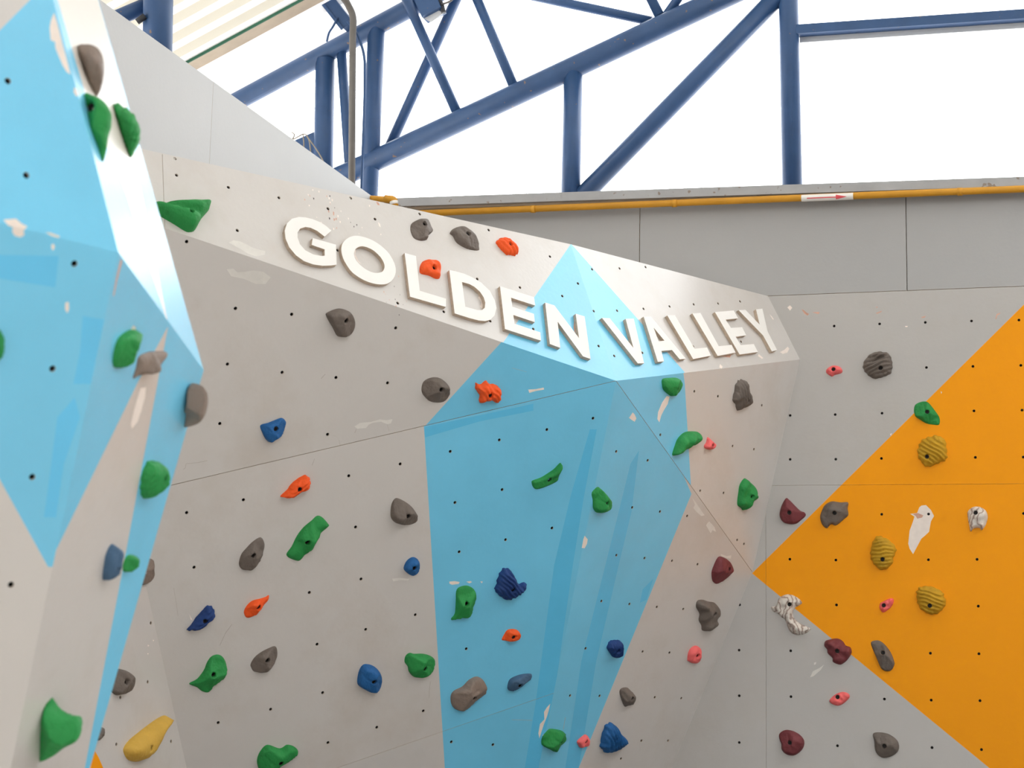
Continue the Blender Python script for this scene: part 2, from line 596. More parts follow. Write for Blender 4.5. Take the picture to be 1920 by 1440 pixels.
# ------------------------------------------------------------------ paint layout (pixels)
CHIPS = [(T(c, r, p), m) for c, r, p, m in (
    (0, 1, [(1715, 380), (1750, 362), (1800, 370), (1840, 388), (1900, 420), (1990, 445), (1985, 470), (1920, 482), (1860, 462), (1800, 425)], 'primer_grey'),
    (0, 1, [(1700, 580), (1750, 575), (1780, 603), (1830, 600), (1900, 588), (1975, 598), (2030, 640), (1990, 690), (1920, 690), (1830, 652), (1735, 632)], 'primer_grey'),
    (1, 2, [(738, 318), (780, 292), (860, 285), (930, 265), (975, 272), (1025, 263), (1012, 295), (985, 302), (940, 283), (880, 290), (845, 305), (825, 330), (760, 335)], 'primer_grey'),
    (2, 2, [(122, 42), (180, 38), (238, 27), (240, 42), (180, 52), (130, 67)], 'primer'),
    (2, 2, [(1160, 90), (1182, 95), (1168, 150), (1140, 195), (1120, 235), (1105, 288), (1090, 262), (1096, 210), (1125, 140)], 'primer'),
    (2, 2, [(905, 213), (920, 228), (933, 258), (920, 283), (895, 268), (878, 254)], 'primer'),
    (2, 2, [(545, 1138), (568, 1165), (562, 1200), (545, 1232), (523, 1230), (535, 1165)], 'primer'),
    (2, 3, [(287, 958), (275, 1010), (262, 1055), (240, 1110), (222, 1165), (205, 1218), (198, 1180), (210, 1110), (243, 1075), (240, 1020), (262, 985)], 'primer'),
    (2, 3, [(238, 1185), (248, 1190), (235, 1200), (228, 1198)], 'primer'),
    (1, 3, [(1450, 42), (1490, 38), (1528, 45), (1520, 60), (1470, 66), (1452, 58)], 'primer'),
    (1, 3, [(1578, 42), (1610, 38), (1620, 46), (1600, 55)], 'primer'),
    (1, 3, [(1682, 42), (1700, 40), (1695, 55)], 'primer'),
    (1, 3, [(1022, 20), (1080, 14), (1150, 22), (1140, 34), (1080, 32), (1030, 40)], 'primer_grey'),
    (2, 2, [(1350, 850), (1380, 890), (1420, 950), (1445, 985), (1420, 990), (1385, 960), (1360, 930), (1372, 905)], 'primer_grey'),
    (2, 2, [(1480, 1030), (1520, 1075), (1530, 1110), (1505, 1095), (1490, 1120), (1455, 1060), (1468, 1040)], 'primer_grey'),
    (2, 2, [(1565, 1275), (1610, 1290), (1645, 1285), (1640, 1310), (1600, 1305), (1570, 1295)], 'primer_grey'),
    (3, 2, [(1150, 912), (1185, 908), (1222, 945), (1245, 990), (1222, 1030), (1208, 1108), (1180, 1135), (1150, 1160), (1118, 1220), (1088, 1276), (1062, 1235),
            (1052, 1198), (1062, 1100), (1088, 1030), (1098, 995), (1066, 974), (1118, 968), (1135, 925)], 'primer'),
    (3, 2, [(1085, 975), (1125, 968), (1165, 985), (1155, 1002), (1120, 1010), (1108, 990)], 'bare_wood'),
    (3, 3, [(345, 650), (362, 645), (358, 662), (345, 668)], 'primer_grey'),
    (3, 3, [(420, 665), (395, 705), (340, 752), (316, 760), (335, 715), (385, 690)], 'primer_grey'),
    (3, 1, [(145, 865), (165, 850), (182, 868), (165, 890)], 'primer'),
    (3, 1, [(250, 880), (268, 885), (290, 905), (310, 915), (295, 928), (275, 915)], 'bare_wood'),
    (3, 1, [(330, 902), (388, 900), (380, 916), (350, 908)], 'bare_wood'),
    (3, 1, [(805, 862), (825, 860), (818, 870)], 'bare_wood'),
    (3, 1, [(808, 908), (855, 890), (850, 900), (818, 914)], 'bare_wood'),
    (3, 1, [(1150, 938), (1185, 928), (1175, 942), (1155, 945)], 'bare_wood'),
    (3, 1, [(1705, 950), (1715, 915), (1745, 905), (1735, 918), (1720, 925), (1712, 955)], 'bare_wood'),
    (3, 1, [(1028, 1005), (1048, 1005), (1045, 1013), (1030, 1012)], 'primer'),
    (3, 2, [(1295, 55), (1305, 60), (1300, 75)], 'primer'),
    (3, 2, [(915, 375), (930, 368), (922, 390)], 'primer'),
    (2, 1, [(465, 960), (475, 955), (480, 1030), (472, 1060), (462, 1020)], 'bare_wood'),
    (2, 1, [(1550, 1230), (1600, 1225), (1645, 1220), (1635, 1242), (1590, 1236)], 'bare_wood'),
    (2, 1, [(1560, 1290), (1580, 1310), (1572, 1325), (1555, 1315)], 'primer'),
    (2, 1, [(1850, 1215), (1885, 1245), (1875, 1252), (1845, 1230)], 'primer'),
    (3, 1, [(90, 1200), (120, 1185), (148, 1160), (160, 1175), (145, 1205), (110, 1215)], 'primer'),
    (3, 1, [(10, 915), (30, 935), (45, 958), (35, 955)], 'primer'),
    (1, 1, [(900, 72), (918, 78), (930, 100), (912, 98)], 'bare_wood'),
    (1, 1, [(740, 440), (752, 425), (745, 470), (770, 520), (790, 540), (760, 520), (738, 480)], 'primer'),
    (1, 1, [(1665, 790), (1690, 770), (1715, 845), (1700, 875), (1680, 860), (1690, 830)], 'primer'),
    (1, 1, [(915, 225), (930, 240), (935, 265), (922, 255)], 'primer'),
    (1, 1, [(735, 1018 - 590), (748, 1010 - 590), (742, 1024 - 590)], 'primer'),
    (0, 3, [(1145, 478), (1155, 480), (1150, 492)], 'primer'),
    (0, 3, [(1108, 515), (1120, 522), (1110, 530)], 'primer'),
    (0, 3, [(1105, 578), (1116, 582), (1108, 590)], 'primer'),
    (0, 3, [(1420, 285), (1432, 310), (1445, 330), (1430, 328)], 'primer'),
)]
def crack(pts, w=0.55):
    l = [(x - w / 2, y - w / 2) for x, y in pts]
    return (l + [(x + w / 2, y + w / 2) for x, y in pts][::-1], 'scuff_line')
for c, r, pts in ((1, 2, [(580, 385), (600, 392), (622, 420), (634, 465)]), (1, 2, [(752, 340), (740, 367)]), (1, 2, [(983, 300), (998, 352)]),
                  (0, 3, [(1303, 90), (1318, 180), (1335, 300)]), (0, 3, [(1740, 362), (1690, 430), (1648, 522)]), (1, 3, [(1308, 790), (1300, 850), (1298, 915)]),
                  (0, 2, [(1395, 600), (1390, 630), (1375, 640)]), (0, 2, [(1395, 598), (1480, 590), (1555, 575)]), (1, 1, [(488, 1400), (520, 1365)]),
                  (2, 3, [(385, 1150), (400, 1060)]), (2, 3, [(0, 1078), (80, 1080), (150, 1082)]), (1, 2, [(440, 560), (420, 610)]),
                  (2, 1, [(0, 1320), (60, 1335), (110, 1350)])):
    CHIPS.append(crack(T(c, r, pts)))
_rs = random.Random(3)
for _ in range(46):                                  # flecks of scraped paint around the first letters
    x, y = _rs.gauss(628, 34), 0
    y = 395 + (x - 628) * 0.75 + _rs.gauss(0, 24)
    s = _rs.uniform(1.0, 2.6)
    CHIPS.append(([(x - s * .5, y - s), (x + s * .6, y - s * .4), (x + s * .4, y + s * 1.2), (x - s * .3, y + s * .7)],
                  _rs.choice(['scuff_dark', 'primer', 'primer', 'bare_wood'])))
for _ in range(16):
    x, y = _rs.gauss(748, 14), _rs.gauss(560, 22)
    s = _rs.uniform(0.8, 2.0)
    CHIPS.append(([(x - s * .5, y - s), (x + s * .6, y - s * .4), (x + s * .2, y + s * 1.4)], _rs.choice(['scuff_dark', 'bare_wood'])))

def near(poly, box):
    xs, ys = [p[0] for p in poly], [p[1] for p in poly]
    return max(xs) > box[0] and min(xs) < box[2] and max(ys) > box[1] and min(ys) < box[3]

def chips(x0, y0, x1, y1):
    return [c for c in CHIPS if near(c[0], (x0, y0, x1, y1))]

def holes_in(fc, poly_px):
    return [h for h in HOLES if inside(h, poly_px)]

PXP = (1155, 714)
OUT1 = [(200, 262), (1070, 458), PXP, (200, 393)]
OUTR = [(1070, 458), (1440, 554), (1500, 674), PXP]
OUT2 = [(200, 393), PXP, (200, 938)]
OUT3 = [(200, 938), PXP, (1010, 1440), (338, 1440), (275, 1100)]
OUT4 = [PXP, (1500, 674), (1411, 1073)]
OUT5 = [PXP, (1411, 1073), (1260, 1440), (1010, 1440)]

# ------------------------------------------------------------------ back wall, side wall, floor, roof
wall_back = empty('wall_back', (0.6, 0.02, 0), kind='structure')
XR = 4.4
zs = at_y(1700, 908.5, 0)[2]                         # horizontal joint
xs = at_y(1436, 1000, 0)[0]                          # upright joint
ORANGE = [([(1410, 1075), (1925, 566), (2600, -100), (2600, 2060), (1855, 1440)], 'paint_orange')]
WCH = chips(1440, 553, 1925, 1440)
def rect(x0, x1, z0, z1, y=0.0):
    return [V(x0, y, z0), V(x1, y, z0), V(x1, y, z1), V(x0, y, z1)]
WH = [h for h in HOLES if h[0] > 1340 and (h[0] > 1500 or inside(h, [(1458, 560), (1500, 560), (1500, 675), (1413, 1073), (1262, 1440), (1500, 1440), (1500, 560)])
                                           or (h[1] > 1100))]
WH = [h for h in WH if not any(inside(h, o) for o in (OUT4, OUT5, OUTR))]
g = 0.0005
panel(WB, rect(xs, xs + 1.22, zs, ZT), 'paint_wall_grey', wall_back, ORANGE + WCH, WH, [g] * 4)
panel(WB, rect(xs, xs + 1.22, 0, zs), 'paint_wall_grey', wall_back, ORANGE + WCH, WH, [g] * 4)
panel(WB, rect(xs + 1.22, XR, zs, ZT), 'paint_wall_grey', wall_back, ORANGE, (), [g] * 4)
panel(WB, rect(xs + 1.22, XR, 0, zs), 'paint_wall_grey', wall_back, ORANGE, (), [g] * 4)
panel(WB, rect(XL, xs, 0, zs), 'paint_wall_grey', wall_back, ORANGE + WCH, WH, [g] * 4)
panel(WB, rect(XL, xs, zs, ZT), 'paint_wall_grey', wall_back, WCH, WH, [g] * 4)
ZB = 3.72                                            # top of the board above the climbing faces
WBU = Facet(V(0, 0.006, 0), V(1, 0.006, 0), V(0, 0.006, 1))
xb = at_y(1699.5, 460, 0)[0]
for x0, x1 in ((XL, xb - 1.22), (xb - 1.22, xb), (xb, xb + 1.22), (xb + 1.22, XR)):
    panel(WBU, rect(x0, x1, ZT + 0.002, ZB, 0.006), 'paint_board_grey', wall_back, (), (), [0.001, 0.0016, 0.001, 0.0016])
back = box_obj('backing_board', (XL, 0.03, 0), (XR, 0.07, ZB), 'scuff_dark', wall_back)

wall_left = empty('wall_left', (XL - 0.02, -3, 0), kind='structure')
ZL = 3.803
ys = LP.hit(398, 200)[1]
LORANGE = [([(178, 1408), (185, 1420), (194, 1441), (230, 1560), (100, 1560), (150, 1470)], 'paint_orange')]
LH = T(0, 3, [(1131, 352), (1108, 794), (903, 910), (873, 1262), (1283, 1240)])
def lrect(x, y0, y1, z0, z1):
    return [V(x, y0, z0), V(x, y1, z0), V(x, y1, z1), V(x, y0, z1)]
for y0, y1 in ((ys, 0.0), (ys - 1.22, ys), (ys - 2.44, ys - 1.22), (-9.5, ys - 2.44)):
    panel(LP, lrect(XL, y0, y1, ZT - 0.3, ZL), 'paint_pale', wall_left, (), (), [0.0008] * 4)
    panel(LW, lrect(XC, y0, y1, 0, ZT), 'paint_grey', wall_left, LORANGE + chips(180, 1080, 340, 1440), LH, [0.0008] * 4)
box_obj('backing_board', (XL - 0.06, -9.5, 0), (XL - 0.02, 0.07, ZL), 'scuff_dark', wall_left)

wall_right = box_obj('wall_right', (6.6, -12.3, 0), (6.9, 4, 8.2), 'wall_plaster')  # unseen side wall, added to hold back light from the right
tag(wall_right, kind='structure')
floor = box_obj('floor', (-14, -40, -0.1), (14, 4, 0), 'floor_mat')
tag(floor, kind='structure')
box_obj('shade_mat', (-1.9, -2.7, 0), (6.5, -0.02, 0.25), 'shade_mat', floor)  # unseen dark slab, added to dim the lower faces
wall_front = box_obj('wall_front', (-8, -12.3, 0.9), (6.6, -12.0, 6.6), 'wall_plaster')  # unseen wall behind the camera, height and low gap shaped for the light
tag(wall_front, kind='structure')

# ------------------------------------------------------------------ roof: corrugated translucent sheets over a tubular truss
YT = 0.35
c0, c1 = at_y(480, 171, YT), at_y(730, 37, YT)
sl = (c1[2] - c0[2]) / (c1[0] - c0[0])
sdir = norm(V(1, 0, sl))
nup = V(-sdir[2], 0, sdir[0])
RP = c0 + nup * 0.17
ROOF = Facet(RP, RP + sdir, RP + V(0, 1, 0))
def roof_y(x, y):
    return ROOF.hit(x, y)[1]
yseam = roof_y(480, 62)
PITCH_R = abs(roof_y(480, 29) - yseam)
ceiling = empty('ceiling', (0, -3, 4.6), kind='structure')
def corrugated(y0, y1, mat, pitch, depth, x0=-5.0, x1=5.0):
    vs, fs = [], []
    n = max(1, int(round((y1 - y0) / pitch)))
    p = (y1 - y0) / n
    prof = []
    for k in range(n):
        b = y0 + k * p
        prof += [(b, 0), (b + p * 0.42, 0), (b + p * 0.52, depth), (b + p * 0.90, depth)]
    prof.append((y1, 0))
    for s in (x0, x1):
        for yy, d in prof:
            q = RP + sdir * ((s - RP[0]) / sdir[0]) + nup * d
            vs.append(V(q[0], yy, q[2]))
    m = len(prof)
    mi = []
    for i in range(m - 1):
        fs.append((i, i + 1, m + i + 1, m + i))
        mi.append(0 if i % 4 == 0 else 1)                # ribs take the second, less translucent material
    return mesh_obj('roof_sheet', vs, fs, mat, ceiling, mi, origin=RP)
corrugated(yseam, 0.75, ['roofing_clear', 'roofing_cream'], PITCH_R, 0.04)
yy = yseam
for k in range(9):
    corrugated(yy - 1.2, yy, ['roofing_cream', 'roofing_grey'], PITCH_R, 0.05)
    yy -= 1.2
def roof_bar(name, ya, yb, drop, mat, hgt=0.05):
    q0 = RP + sdir * ((-5 - RP[0]) / sdir[0])
    q1 = RP + sdir * ((5 - RP[0]) / sdir[0])
    c = (q0 + q1) / 2
    c = V(c[0], (ya + yb) / 2, c[2]) - nup * (drop + hgt / 2)
    v, f = box_geo(c, (q1 - q0) / 2, V(0, (yb - ya) / 2, 0), nup * hgt / 2)
    return mesh_obj(name, v, f, mat, ceiling, origin=c)
roof_bar('lap_strip', yseam - 0.09, yseam + 0.012, 0.004, 'purlin_paint', 0.012)
roof_bar('lap_edge', yseam - 0.097, yseam - 0.09, 0.004, 'edge_green', 0.014)

truss = empty('steel_truss', at_y(1484, 350, YT) * V(1, 1, 0), 'blue tubular steel roof truss standing behind the climbing wall', 'truss')
def tt(name, p, q, wpx, y0=YT, y1=None, mat='steel_blue'):
    a, b = at_y(*p, y0), at_y(*q, y0 if y1 is None else y1)
    d = ((a - CAM) @ FW + (b - CAM) @ FW) / 2
    return tube(name, [a, b], wpx / 2 / FPX * d, mat, truss)
tt('top_chord', (330, 252), (1600, -433), 36, mat='steel_blue_worn')
tt('bottom_chord', (560, 368), (1600, -119), 42, mat='steel_blue_worn')
tt('column', (610, 112), (604, 420), 37)
tt('column', (706, 52), (690, 420), 33)
tt('column', (1075, 132), (1069, 420), 36)
tt('column', (1471, -350), (1487, 420), 37)
tt('brace', (640, 96), (658, 350), 19)
tt('brace', (748, -33), (858, 214), 19, YT - 0.085, YT)
tt('brace', (872, -38), (729, 278), 20, YT + 0.06)
tt('brace', (877, -43), (964, 164), 19)
tt('brace', (1092, 368), (1466, -15), 36)
tt('brace', (868, -35), (1222, 40), 18, YT + 0.03)
tt('brace', (1135, -175), (1237, 30), 19)
tt('brace', (1530, -372), (1250, 28), 18)
# flat rail between the columns on the right
ra, rb = at_y(1490, 58.5, YT), at_y(2080, 19, YT)
v, f = box_geo((ra + rb) / 2, (rb - ra) / 2, V(0, 0.03, 0), V(0, 0, 0.023))
mesh_obj('rail', v, f, 'steel_blue', truss, origin=ra)
v, f = box_geo((ra + rb) / 2 + V(0.02, 0.03, -0.036), (rb - ra) / 2, V(0, 0.004, 0), V(0, 0, 0.014))
mesh_obj('rail_strip', v, f, 'lamp_grey', truss, origin=ra)  # thin pale strip just below the rail

# nearer column at the upper left with its cross tube
col2 = empty('steel_column', LW.hit(296, 60) * V(1, 1, 0) + V(-0.25, 0.3, 0), 'thick blue steel column rising behind the pale board, top left', 'column')
def dt(name, p, q, wpx, d, parent, mat='steel_blue'):
    return tube(name, [at_depth(*p, d), at_depth(*q, d)], wpx / 2 / FPX * d, mat, parent)
dt('shaft', (299, -160), (293, 240), 56, 6.75, col2)
dt('cross_tube', (130, 72), (290, 4), 30, 6.8, col2)
dt('clamp', (257, 41), (272, 30), 12, 6.7, col2, 'black_plastic')

# stub of tube with string knotted round it, left of the truss columns
stub = empty('tube_stub', at_y(566, 300, YT + 0.02), 'blue square tube stub with string tied round it beside truss column', 'steel tube')
a_, b_ = at_y(545, 283, YT + .05), at_y(602, 258, YT + .05)
v, f = box_geo((a_ + b_) / 2 - V(0, 0, .07), (b_ - a_) / 2, V(0, .04, 0), V(0, 0, .10))
mesh_obj('stub_body', v, f, 'steel_blue', stub, origin=a_)
for pts in ([(548, 262), (556, 258), (572, 249), (580, 262), (584, 298)], [(568, 252), (570, 268), (569, 292)], [(575, 255), (590, 275), (604, 297), (612, 318)],
            [(538, 264), (548, 262), (553, 252), (547, 248)]):
    tube('string', bend([at_y(x, y, YT - .08) for x, y in pts]), 0.0035, 'string', stub, 6)

# dark downpipe bending under the roof
dp = tube('downpipe', bend([at_y(596, -40, .17), at_y(645, -6, .17), at_y(663, 30, .17), at_y(661.5, 60, .17), at_y(659, 400, .17)], 8), 0.0178, 'pipe_dark', None, 16)
tag(dp, 'dark grey downpipe bending over the top of the blue truss', 'pipe')
cb = tube('conduit', bend([at_y(652, 40, .2), at_y(671, 64, .2), at_y(684, 104, .2), at_y(684, 180, .2), at_y(676, 400, .2)], 8), 0.0075, 'steel_blue', None, 10)
tag(cb, 'thin blue conduit running down beside the grey downpipe', 'pipe')
bk = empty('angle_bracket', at_y(630, 20, .24), 'blue angled steel arm carrying the bend of the downpipe', 'bracket')
a_, b_ = at_y(598, -24, .26), at_y(656, 50, .26)
dd = norm(b_ - a_)
sd = norm(np.cross(dd, V(0, 1, 0)))
v, f = box_geo((a_ + b_) / 2, (b_ - a_) / 2, sd * 0.03, V(0, 0.03, 0))
mesh_obj('arm', v, f, 'steel_blue_worn', bk, origin=a_)
v, f = box_geo((a_ + b_) / 2 - sd * 0.036 + V(0, -.032, 0), (b_ - a_) / 2, sd * 0.008, V(0, 0.004, 0))
mesh_obj('arm_lip', v, f, 'steel_blue', bk, origin=a_)
tag(tube('cable', bend([at_y(633, 32, .22), at_y(626, 48, .22), at_y(616, 62, .22), at_y(613, 78, .22)]), 0.006, 'steel_blue', None, 8),
    'short dark cable hanging between bracket and top chord', 'cable')

# floodlight clamped under the top chord
fl = empty('floodlight', at_y(812, 20, .25), 'small grey floodlight hanging under the truss at the top edge', 'floodlight')
a_ = at_y(806, 10, .22)
v, f = box_geo(a_ + V(0.0, 0, 0.0), norm(V(1, 0, .45)) * .055, V(0, .05, 0), norm(V(-.45, 0, 1)) * .06)
mesh_obj('housing', v, f, 'steel_blue', fl, origin=a_)
q0, q1, q2, q3 = [at_y(*p, .2) for p in ((790, 32), (808, 42), (831, 25), (812, 12))]
nn = V(0, .02, .01)
v = [q0, q1, q2, q3, q0 + nn, q1 + nn, q2 + nn, q3 + nn]
mesh_obj('glass_front', v, [(0, 1, 2, 3), (4, 7, 6, 5), (0, 4, 5, 1), (1, 5, 6, 2), (2, 6, 7, 3), (3, 7, 4, 0)], 'lamp_grey', fl, origin=q0)
dt_ = tube('yoke', bend([at_y(812, -10, .21), at_y(828, 6, .2), at_y(832, 24, .2)]), 0.012, 'black_plastic', fl, 10)
tube('power_lead', bend([at_y(828, 8, .19), at_y(842, 4, .19), at_y(856, -8, .19)]), 0.006, 'pipe_dark', fl, 8)

# rail capping the back wall, and the gas pipe under it
cap0, cap1 = at_y(700, 385, -0.01), at_y(1920, 345, -0.01)
cdir = norm(cap1 - cap0)
cap = empty('trim_1', cap0, kind='structure')
c_ = (cap0 + cdir * 6.4 + cap0) / 2
v, f = box_geo(c_, cdir * 3.2, V(0, 0.045, 0), V(0, 0, 0.021))
mesh_obj('cap_rail', v, f, 'trim_grey', cap, origin=cap0)
v, f = box_geo(c_ - V(0, -0.005, 0.026), cdir * 3.2, V(0, 0.03, 0), V(0, 0, 0.006))
mesh_obj('cap_lip', v, f, 'purlin_paint', cap, origin=cap0)

YP = -0.055
p0, p1 = at_y(820, 399.5, YP), at_y(1920, 354.5, YP)
pd = norm(p1 - p0)
gp = empty('gas_pipe', p0, 'golden yellow pipe running under the grey cap of the back wall', 'pipe')
pl = at_y(744, 402, YP)
tube('pipe_run', [pl, p1 + pd * 2.4], 0.0158, 'pipe_gold', gp, 16)
tube('riser', bend([pl, at_y(738, 402, YP), at_y(738, 376, YP), at_y(725, 374, YP), at_y(640, 369, YP)], 6), 0.0150, 'pipe_gold', gp, 14)
tube('elbow', bend([at_y(740, 388, YP), at_y(739, 374.5, YP), at_y(722, 373, YP)], 6), 0.020, 'pipe_gold', gp, 14)
tube('tape_band', [at_y(739.5, 384, YP), at_y(738.5, 378, YP)], 0.0215, 'label_white', gp, 14)
for x in (1000, 1265, 1800):
    q = p0 + pd * ((at_y(x, 380, YP) - p0) @ pd)
    tube('pipe_clip', [q - pd * .011, q + pd * .011], 0.0180, 'pipe_gold', gp, 14)
# flow label wrapped on the pipe: white band with a red arrow
def wrap(name, s0, s1, prof, r, mat, parent):
    """strip on the camera side of the pipe between arclengths s0..s1; prof(s) = half angle"""
    vs, fs, ns, na = [], [], 14, 8
    side = norm(V(0, -1, -0.35))
    upv = norm(np.cross(pd, side))
    if upv[2] < 0:
        upv = -upv
    for layer in (r, r - 0.0012):
        for i in range(ns + 1):
            s = s0 + (s1 - s0) * i / ns
            ha = prof(i / ns)
            for k in range(na + 1):
                t = -ha + 2 * ha * k / na
                vs.append(p0 + pd * s + layer * (math.cos(t) * side + math.sin(t) * upv))
    m = (ns + 1) * (na + 1)
    for L in (0, 1):
        for i in range(ns):
            for k in range(na):
                a = L * m + i * (na + 1) + k
                q = (a, a + 1, a + na + 2, a + na + 1)
                fs.append(q if L else q[::-1])
    return mesh_obj(name, vs, fs, mat, parent, origin=p0 + pd * s0, smooth=True)
sA = (at_y(1503, 372, YP) - p0) @ pd
sB = (at_y(1600, 369, YP) - p0) @ pd
wrap('flow_label', sA, sB, lambda t: 1.75, 0.0166, 'label_white', gp)
sm = sB - (sB - sA) * 0.33
wrap('arrow_shaft', sA + (sB - sA) * 0.11, sm, lambda t: 0.13, 0.0174, 'label_red', gp)
wrap('arrow_head', sm, sB - (sB - sA) * 0.12, lambda t: 0.62 * (1 - t) + 0.01, 0.0174, 'label_red', gp)

# ------------------------------------------------------------------ the corner volume in the middle
vol = empty('climbing_volume', (P[0], P[1], 0), 'large grey faceted climbing volume with light blue stripe filling the corner', 'climbing wall')
cut = F1.hit(306, 330)
c_top = A + (TLx - A) * ((F1.uv(cut) - F1.uv(A)) @ norm(F1.uv(TLx) - F1.uv(A)) / np.linalg.norm(F1.uv(TLx) - F1.uv(A)))
c_top = extend_to(A, TLx, 0, F1.hit(304.5, 287)[0])
c_bot = extend_to(P, Ux, 0, F1.hit(309, 428)[0])
BLUE1 = [([(1070, 458), (945, 640), (900, 700), (1175, 775), PXP], 'paint_blue')]
BLUER = [([(1069, 455), (1283, 697), (1300, 760), (1120, 760), (1100, 700)], 'paint_blue')]
BLUE2 = [([(945, 636), (795, 801), (780, 830), (1200, 760), (1200, 600)], 'paint_blue'),
         ([(945, 690), (1000, 700), (1030, 720), (1010, 735), (960, 728), (930, 712)], 'paint_blue')]
BLUE3 = [([(793, 760), (795, 801), (834, 1440), (868, 2000), (1400, 2000), (1400, 690), (1150, 690)], 'paint_blue'),
         ([(795, 801), (1000, 757), (1000, 770), (900, 790), (797, 820)], 'paint_blue_deep'),
         ([(1106, 805), (1119, 805), (1095, 930), (1074, 1060), (1054, 1200), (1036, 1330), (1022, 1440), (984, 1440), (1004, 1320), (1020, 1200), (1039, 1060), (1070, 930)], 'paint_blue_deep')]
BLUE4 = [([(1279, 680), (1284, 720), (1296.5, 928), (1280, 960), (1130, 760), (1130, 690)], 'paint_blue')]
BLUE5 = [([(1296.5, 926), (1085, 1440), (880, 1940), (700, 1940), (1100, 650), (1200, 700)], 'paint_blue'),
         ([(1198, 845), (1182, 870), (1160, 960), (1135, 1060), (1090, 1240), (1060, 1440), (1085, 1440), (1118, 1240), (1160, 1060), (1184, 960)], 'paint_blue_deep'),
         ([(1205, 1105), (1225, 1085), (1212, 1125), (1200, 1130)], 'paint_blue_deep')]
k = 0.0009
panel(F1, [c_top, A, P, c_bot], 'paint_grey', vol, BLUE1 + chips(250, 260, 1160, 720), [h for h in HOLES if inside(h, OUT1)], [0, 0, 0, .0007])
panel(F1, [TLx, c_top, c_bot, Ux], 'paint_grey', vol, (), [h for h in HOLES if inside(h, OUT1)], [0, .0007, 0, 0])
panel(FR, [A, B, E_, P], 'paint_grey', vol, BLUER + chips(1070, 458, 1500, 715), [h for h in HOLES if inside(h, OUTR)])
panel(F2, [Ux, P, Jx], 'paint_grey', vol, BLUE2 + chips(300, 440, 1160, 910), [h for h in HOLES if inside(h, OUT2)], [0, k, 0])
panel(F4, [P, E_, G], 'paint_grey', vol, BLUE4 + chips(1150, 675, 1500, 1080), [h for h in HOLES if inside(h, OUT4)], [0, 0, k])
# the lower left face is jointed; the joint climbs to the right
s0, s1 = F3.hit(640, 1437), F3.hit(985, 1318)
def line_isect(fc, a, b, c, d):
    a, b, c, d = [fc.uv(q) for q in (a, b, c, d)]
    r_, s_ = b - a, d - c
    t = ((c - a)[0] * s_[1] - (c - a)[1] * s_[0]) / (r_[0] * s_[1] - r_[1] * s_[0])
    return fc.p3(a + r_ * t)
q_r = line_isect(F3, s0, s1, P, K)
q_l = line_isect(F3, s0, s1, Jx, M0)
C3 = chips(300, 800, 1110, 1440)
h3 = [h for h in HOLES if inside(h, OUT3)]
panel(F3, [Jx, P, q_r, q_l], 'paint_grey', vol, BLUE3 + C3, h3, [k, 0, .0005, 0])
panel(F3, [q_l, q_r, K0, M0], 'paint_grey', vol, BLUE3 + C3, h3, [.0005, 0, 0, 0])
h5 = [h for h in HOLES if inside(h, OUT5)]
panel(F5, [P, G, H0, K0], 'paint_grey', vol, BLUE5 + chips(1000, 714, 1420, 1440), h5, [k, 0, 0, 0])
Ltop = V(XL, 0, ZT)
slab('lid', [A, B, V(XL, 0, ZT), TLx], vol, V(0, 0, -1))

# ------------------------------------------------------------------ the nearer volume on the left
Q = at_depth(222, 473, 3.15)
La = at_depth(-10, 415.5, 3.0)
Lb = at_depth(20, 1440, 3.30)
Le = at_depth(382, 694, 3.72)
Lt = at_depth(100, 0, 3.17)
L0, L1, L2, L4 = Facet(Q, La, Lt), Facet(Q, La, Lb), Facet(Q, Lt, Le), Facet(Q, Le, Lb)
Ltop_ = extend_to(Q, Lt, 2, ZT)                      # ridge at full height
Le_t = L2.hit(185, 0)
Le_top = extend_to(Le, Le_t, 2, ZT)
Ls = L4.hit(168.5, 1440)
Ls0 = extend_to(Le, Ls, 2, 0.0)
Lb0 = extend_to(Q, Lb, 2, 0.0)
La_far = Q + (La - Q) * 3.4
lt_dir = Ltop_ - Q
La_top = La_far + lt_dir
La0 = La_far + (Lb0 - Q)
vol2 = empty('climbing_volume', (Q[0], Q[1], 0), 'near light blue faceted climbing volume at the left edge, out of focus', 'climbing wall')
LC0 = [(T(0, 0, [(405, 95), (382, 150), (372, 210), (380, 300), (412, 315), (415, 360), (440, 420), (470, 490), (500, 540), (530, 558), (500, 440), (462, 300), (430, 170)]), 'primer'),
       (T(0, 0, [(556, 655), (575, 665), (590, 720), (570, 720), (552, 690)]), 'primer')]
LC1 = [(T(0, 1, [(25, 208), (120, 200), (160, 235), (205, 258), (178, 290), (182, 325), (150, 340), (110, 328), (92, 300), (95, 265), (60, 250)]), 'primer'),
       (T(0, 1, [(340, 302), (380, 305), (450, 330), (440, 345), (385, 330)]), 'primer_grey'),
       (T(0, 1, [(385, 395), (402, 388), (412, 410), (400, 438), (386, 425)]), 'primer'),
       (T(0, 1, [(490, 830), (515, 825), (518, 880), (505, 908), (488, 880)]), 'primer')]
LC4 = [(T(0, 1, [(905, 505), (918, 515), (880, 660), (855, 780), (848, 778), (872, 640)]), 'bare_wood'),
       (T(0, 1, [(1000, 1000), (1018, 1015), (1015, 1045), (992, 1050), (985, 1025)]), 'primer_grey'),
       (T(0, 2, [(1055, 30), (1095, 25), (1088, 100), (1060, 200), (1030, 285), (990, 335), (983, 300), (1005, 200), (1030, 110)]), 'primer')]
GREY0 = [([(-400, 380), (-30, 86), (70, -14), (70, -700), (-400, -700)], 'paint_grey')]
GREY1 = [([(-300, 350), (0, 900), (90, 1063), (300, 1063), (300, 2600), (-600, 2600)], 'paint_grey')]
